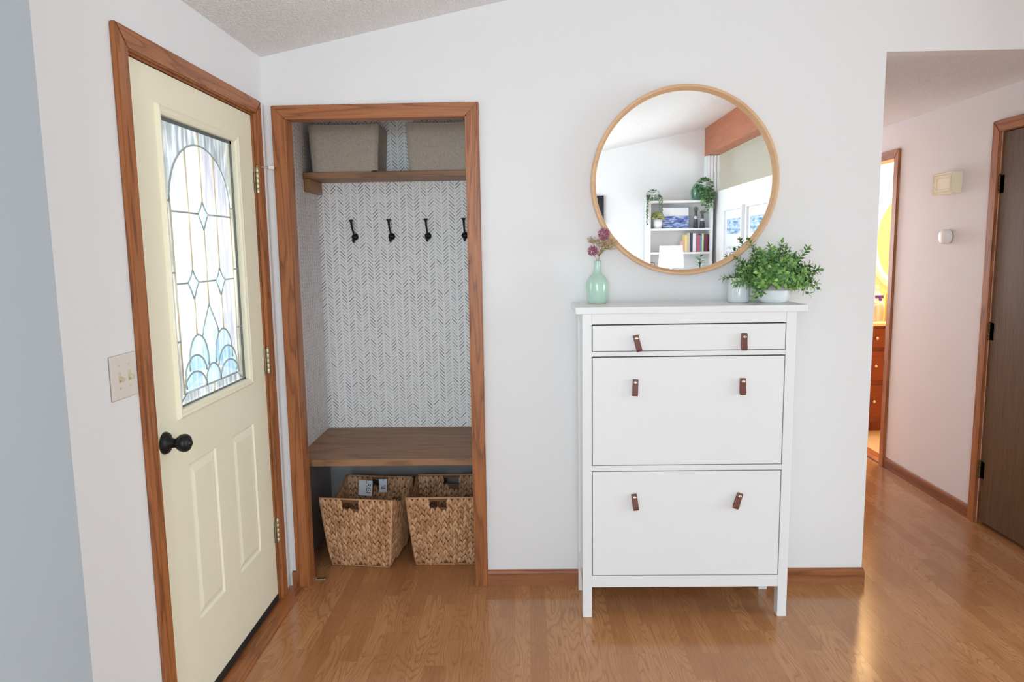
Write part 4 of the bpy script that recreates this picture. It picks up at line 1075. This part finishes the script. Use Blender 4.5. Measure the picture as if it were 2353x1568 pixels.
# console with lamp in front of the bookcase
tb = thing('side_table', (2.85, -5.6, 0), 'white table under the reflected lamp', 'table')
bm = B(); box(bm, 2.5, 3.2, -5.80, -5.42, .98, 1.01, .003); obj('top', bm, DWHITE, tb)
for x in (2.52, 3.15):
    for y in (-5.78, -5.47):
        bm = B(); box(bm, x, x+.035, y, y+.035, 0, .9795, .002); obj('leg', bm, DWHITE, tb)
lp = thing('table_lamp', (2.81, -5.6, 1.01), 'white table lamp with drum shade reflected in the mirror', 'lamp')
LM = Matrix.Translation((2.81, -5.6, 1.01))
bm = B(); lathe(bm, [(0, .0005), (.06, .0005), (.062, .012), (.02, .02), (.03, .06), (.045, .11), (.03, .17), (.012, .2), (.008, .27), (0, .27)], LM, 28); obj('base', bm, POTW, lp, True)
t_ = NT('white_shade'); _b = t_.b; _b.inputs['Base Color'].default_value = lin((250, 250, 250)); _b.inputs['Roughness'].default_value = .8
n_ = t_.noise(t_.coord(), 200, 2); _b.inputs['Emission Color'].default_value = lin((255, 250, 242)); t_.link(t_.math('ADD', 1.0, t_.math('MULTIPLY', n_, .05)), _b.inputs['Emission Strength'])
bm = B(); lathe(bm, [(.132, .505), (.149, .245), (.147, .245), (.130, .505)], LM, 40); obj('shade', bm, t_.m, lp, True, label='glowing white drum shade')
for k, (c, lab) in enumerate(((176, 128, 112), 'brown book lying on the table by the reflected lamp'), ) if False else enumerate(()): pass
t = thing('book', (3.02, -5.58, 1.01), 'brown book lying on the table right of the reflected lamp', 'book', 'books by the reflected lamp')
bm = B(); box(bm, 2.95, 3.12, -5.70, -5.50, 1.0105, 1.05, .002); obj('cover', bm, plain('brown_cover', (176, 132, 118), .6), t)
# television
tv = thing('television', (1.85, -6.27, 1.98), 'black flat screen at the left edge of the mirror reflection', 'television')
bm = B(); box(bm, 1.56, 2.083, -6.299, -6.25, 1.795, 2.16, .004); obj('screen', bm, plain('black_screen', (18, 20, 28), .15), tv)
# framed prints on the half wall (x = 3.45, facing -x)
def m_print(name, a, b):
    tt = NT(name); v = tt.coord(); f_ = tt.noise(tt.mapping(v, (3, 6, 30)), 1, 3, .6, .5); tt.p(base=tt.ramp(f_, [(.35, lin(a)), (.6, lin(b))]), rough=.5); return tt.m
P1 = m_print('blue_shore_print', (70, 128, 180), (206, 224, 238)); P2 = m_print('grey_shore_print', (178, 176, 188), (230, 232, 238))
for y0, y1, lab in ((-5.62, -4.88, 'white framed pair of shore prints nearer the bookcase, reflected'), (-4.74, -4.0, 'white framed shore print at right edge of the mirror reflection')):
    t = thing('framed_print', (3.45, (y0+y1)/2, 1.6), lab, 'picture', 'framed prints on the half wall')
    bm = B(); z0, z1 = 1.15, 1.945; xx = 3.4499
    for a, b, c, d in ((y0, y0+.035, z0, z1), (y1-.035, y1, z0, z1), (y0+.035, y1-.035, z1-.035, z1), (y0+.035, y1-.035, z0, z0+.035)): box(bm, xx-.035, xx, a, b, c, d, .002)
    obj('frame', bm, DWHITE, t)
    bm = B(); box(bm, xx-.012, xx-.002, y0+.036, y1-.036, z0+.036, z1-.036); obj('mat_board', bm, CARD, t)
    bm = B(); box(bm, xx-.0135, xx-.0121, y0+.10, y1-.10, 1.64, 1.81); obj('upper_print', bm, P1, t, label='blue shore photograph')
    bm = B(); box(bm, xx-.0135, xx-.0121, y0+.10, y1-.10, 1.28, 1.50); obj('lower_print', bm, P2, t, label='grey shore photograph')

# ------------------------------------------------------------------ windows
def window(name, x, y0, y1, z0, z1, s, label):
    w_ = thing(name, (x, (y0+y1)/2, z0), label, 'window', kind='structure')
    bm = B(); n = 3; 
    for a, b, c, d in ((y0, y1, z0, z0+.05), (y0, y1, z1-.05, z1), (y0, y0+.05, z0+.05, z1-.05), (y1-.05, y1, z0+.05, z1-.05)): box(bm, x-.03, x+.03, a, b, c, d)
    for k in range(1, n): yy = y0+(y1-y0)*k/n; box(bm, x-.025, x+.025, yy-.03, yy+.03, z0+.05, z1-.05)
    obj('frame', bm, DWHITE, w_)
    bm = B(); box(bm, x-.003, x+.003, y0+.05, y1-.05, z0+.05, z1-.05); obj('pane', bm, CLEAR, w_)
window('window_1', -.01, -6.1, -3.7, .85, 2.1, 1, 'wide daylight window in the side wall of the room')
window('added_window_2', 7.05, -3.3, -.5, .4, 2.1, -1, 'added unseen window past the half wall, lighting the left wall')  # second window is added, to light the left wall from the right
w3 = thing('added_window_3', (.85, -6.35, .25), 'added unseen window behind the camera, for fill light', 'window', kind='structure')  # unseen window added as a source of frontal fill
bm = B()
for a, b, c, d in ((.2, 1.5, .25, .3), (.2, 1.5, 2.1, 2.15), (.2, .25, .3, 2.1), (1.45, 1.5, .3, 2.1), (.83, .87, .3, 2.1)): box(bm, a, b, -6.38, -6.32, c, d)
obj('frame', bm, DWHITE, w3)
bm = B(); box(bm, .25, 1.45, -6.353, -6.347, .3, 2.1); obj('pane', bm, CLEAR, w3)
w4 = thing('added_window_4', (3.03, 4.15, .9), 'added unseen window brightening the hallway from its far end', 'window', kind='structure')  # unseen window added to brighten the hall ceiling and walls
bm = B()
for a, b, c, d in ((2.66, 3.4, .9, .94), (2.66, 3.4, 1.96, 2.0), (2.66, 2.70, .94, 1.96), (3.36, 3.4, .94, 1.96)): box(bm, a, b, 4.12, 4.18, c, d)
obj('frame', bm, DWHITE, w4)
bm = B(); box(bm, 2.7, 3.36, 4.147, 4.153, .94, 1.96); obj('pane', bm, CLEAR, w4)
# outside the front door
bm = B(); box(bm, -8, -.12, -6, 6, -.25, -.15); st('ground', bm, plain('pale_concrete', (200, 200, 204), .8, var=.08), 'pale concrete porch outside the front door', 'ground')
pp = thing('porch_post', (-1.05, 2.6, -.15), 'lilac grey porch post seen blurred through the door glass', 'post')
bm = B(); box(bm, -1.15, -.95, 1.98, 3.4, -.15, 2.6, .01); obj('shaft', bm, plain('lilac_siding', (150, 148, 170), .7, var=.06), pp)

# ------------------------------------------------------------------ lights
def area(name, loc, rot, sx, sy, power, col=(1, 1, 1), spread=PI):
    l = bpy.data.lights.new(name, 'AREA'); l.shape = 'RECTANGLE'; l.size = sx; l.size_y = sy; l.energy = power; l.color = col; l.spread = spread
    o = bpy.data.objects.new(name, l); C.objects.link(o); o.location = loc; o.rotation_euler = rot; return o
DAY = (.765, .935, 1.0)
area('daylight_side_window', (.06, -4.9, 1.475), (0, -PI/2, 0), 1.15, 2.3, 32, DAY)
area('fill_next_room', (6.98, -1.9, 1.25), (0, PI/2, 0), 1.6, 2.7, 140, DAY)  # added fill through the invented next-room window
area('fill_behind_camera', (.85, -6.24, 1.2), (PI/2, 0, 0), 1.3, 1.8, 68, DAY)  # added fill from behind the camera, reaching into the closet
area('daylight_front_door', (-.35, YC, 1.46), (0, -PI/2, 0), .9, .55, 9, (.95, .98, 1.0))
def point(name, loc, power, r, col):
    l = bpy.data.lights.new(name, 'POINT'); l.energy = power; l.shadow_soft_size = r; l.color = col
    o = bpy.data.objects.new(name, l); C.objects.link(o); o.location = loc; return o
point('bathroom_bulb', (4.3, 2.7, 2.15), 62, .08, (1, .80, .54))
point('added_fill_point', (.75, -4.3, 1.75), 82, .2, (.80, .945, 1.0))  # unseen fill light added to lift the ceiling and walls
area('fill_hall_end', (3.03, 4.08, 1.45), (-PI/2, 0, 0), .66, 1.0, 32, (.90, .96, 1.0))  # added fill from the invented window at the hall end
point('table_lamp_bulb', (2.81, -5.6, 1.38), 6, .04, (1, .9, .78))

w_ = bpy.data.worlds.new('sky'); bpy.context.scene.world = w_; w_.use_nodes = True
bg = w_.node_tree.nodes['Background']; bg.inputs['Color'].default_value = (.98, .99, 1.0, 1); bg.inputs['Strength'].default_value = 1.0

# ------------------------------------------------------------------ camera
cam = bpy.data.cameras.new('camera'); co = bpy.data.objects.new('camera', cam); C.objects.link(co)
Fpx = 1653.1068; cam.sensor_fit = 'HORIZONTAL'; cam.sensor_width = 36; cam.lens = Fpx*36/2353; cam.clip_start = .02
p_, y_, r_ = -.1262, -.0206, -.0149
fw = Vector((math.sin(y_)*math.cos(p_), math.cos(y_)*math.cos(p_), math.sin(p_))); r0 = Vector((math.cos(y_), -math.sin(y_), 0)); u0 = r0.cross(fw)
rt = r0*math.cos(r_)+u0*math.sin(r_); up = -r0*math.sin(r_)+u0*math.cos(r_)
co.matrix_world = Matrix(((rt.x, up.x, -fw.x, 1.0868), (rt.y, up.y, -fw.y, -3.0756), (rt.z, up.z, -fw.z, 1.4963), (0, 0, 0, 1)))
sc = bpy.context.scene; sc.camera = co
sc.view_settings.view_transform = 'Standard'; sc.view_settings.look = 'None'; sc.view_settings.gamma = 1; sc.view_settings.use_curve_mapping = False
sc.view_settings.exposure = -0.14
sc.cycles.max_bounces = 10; sc.cycles.diffuse_bounces = 6; sc.cycles.transparent_max_bounces = 12
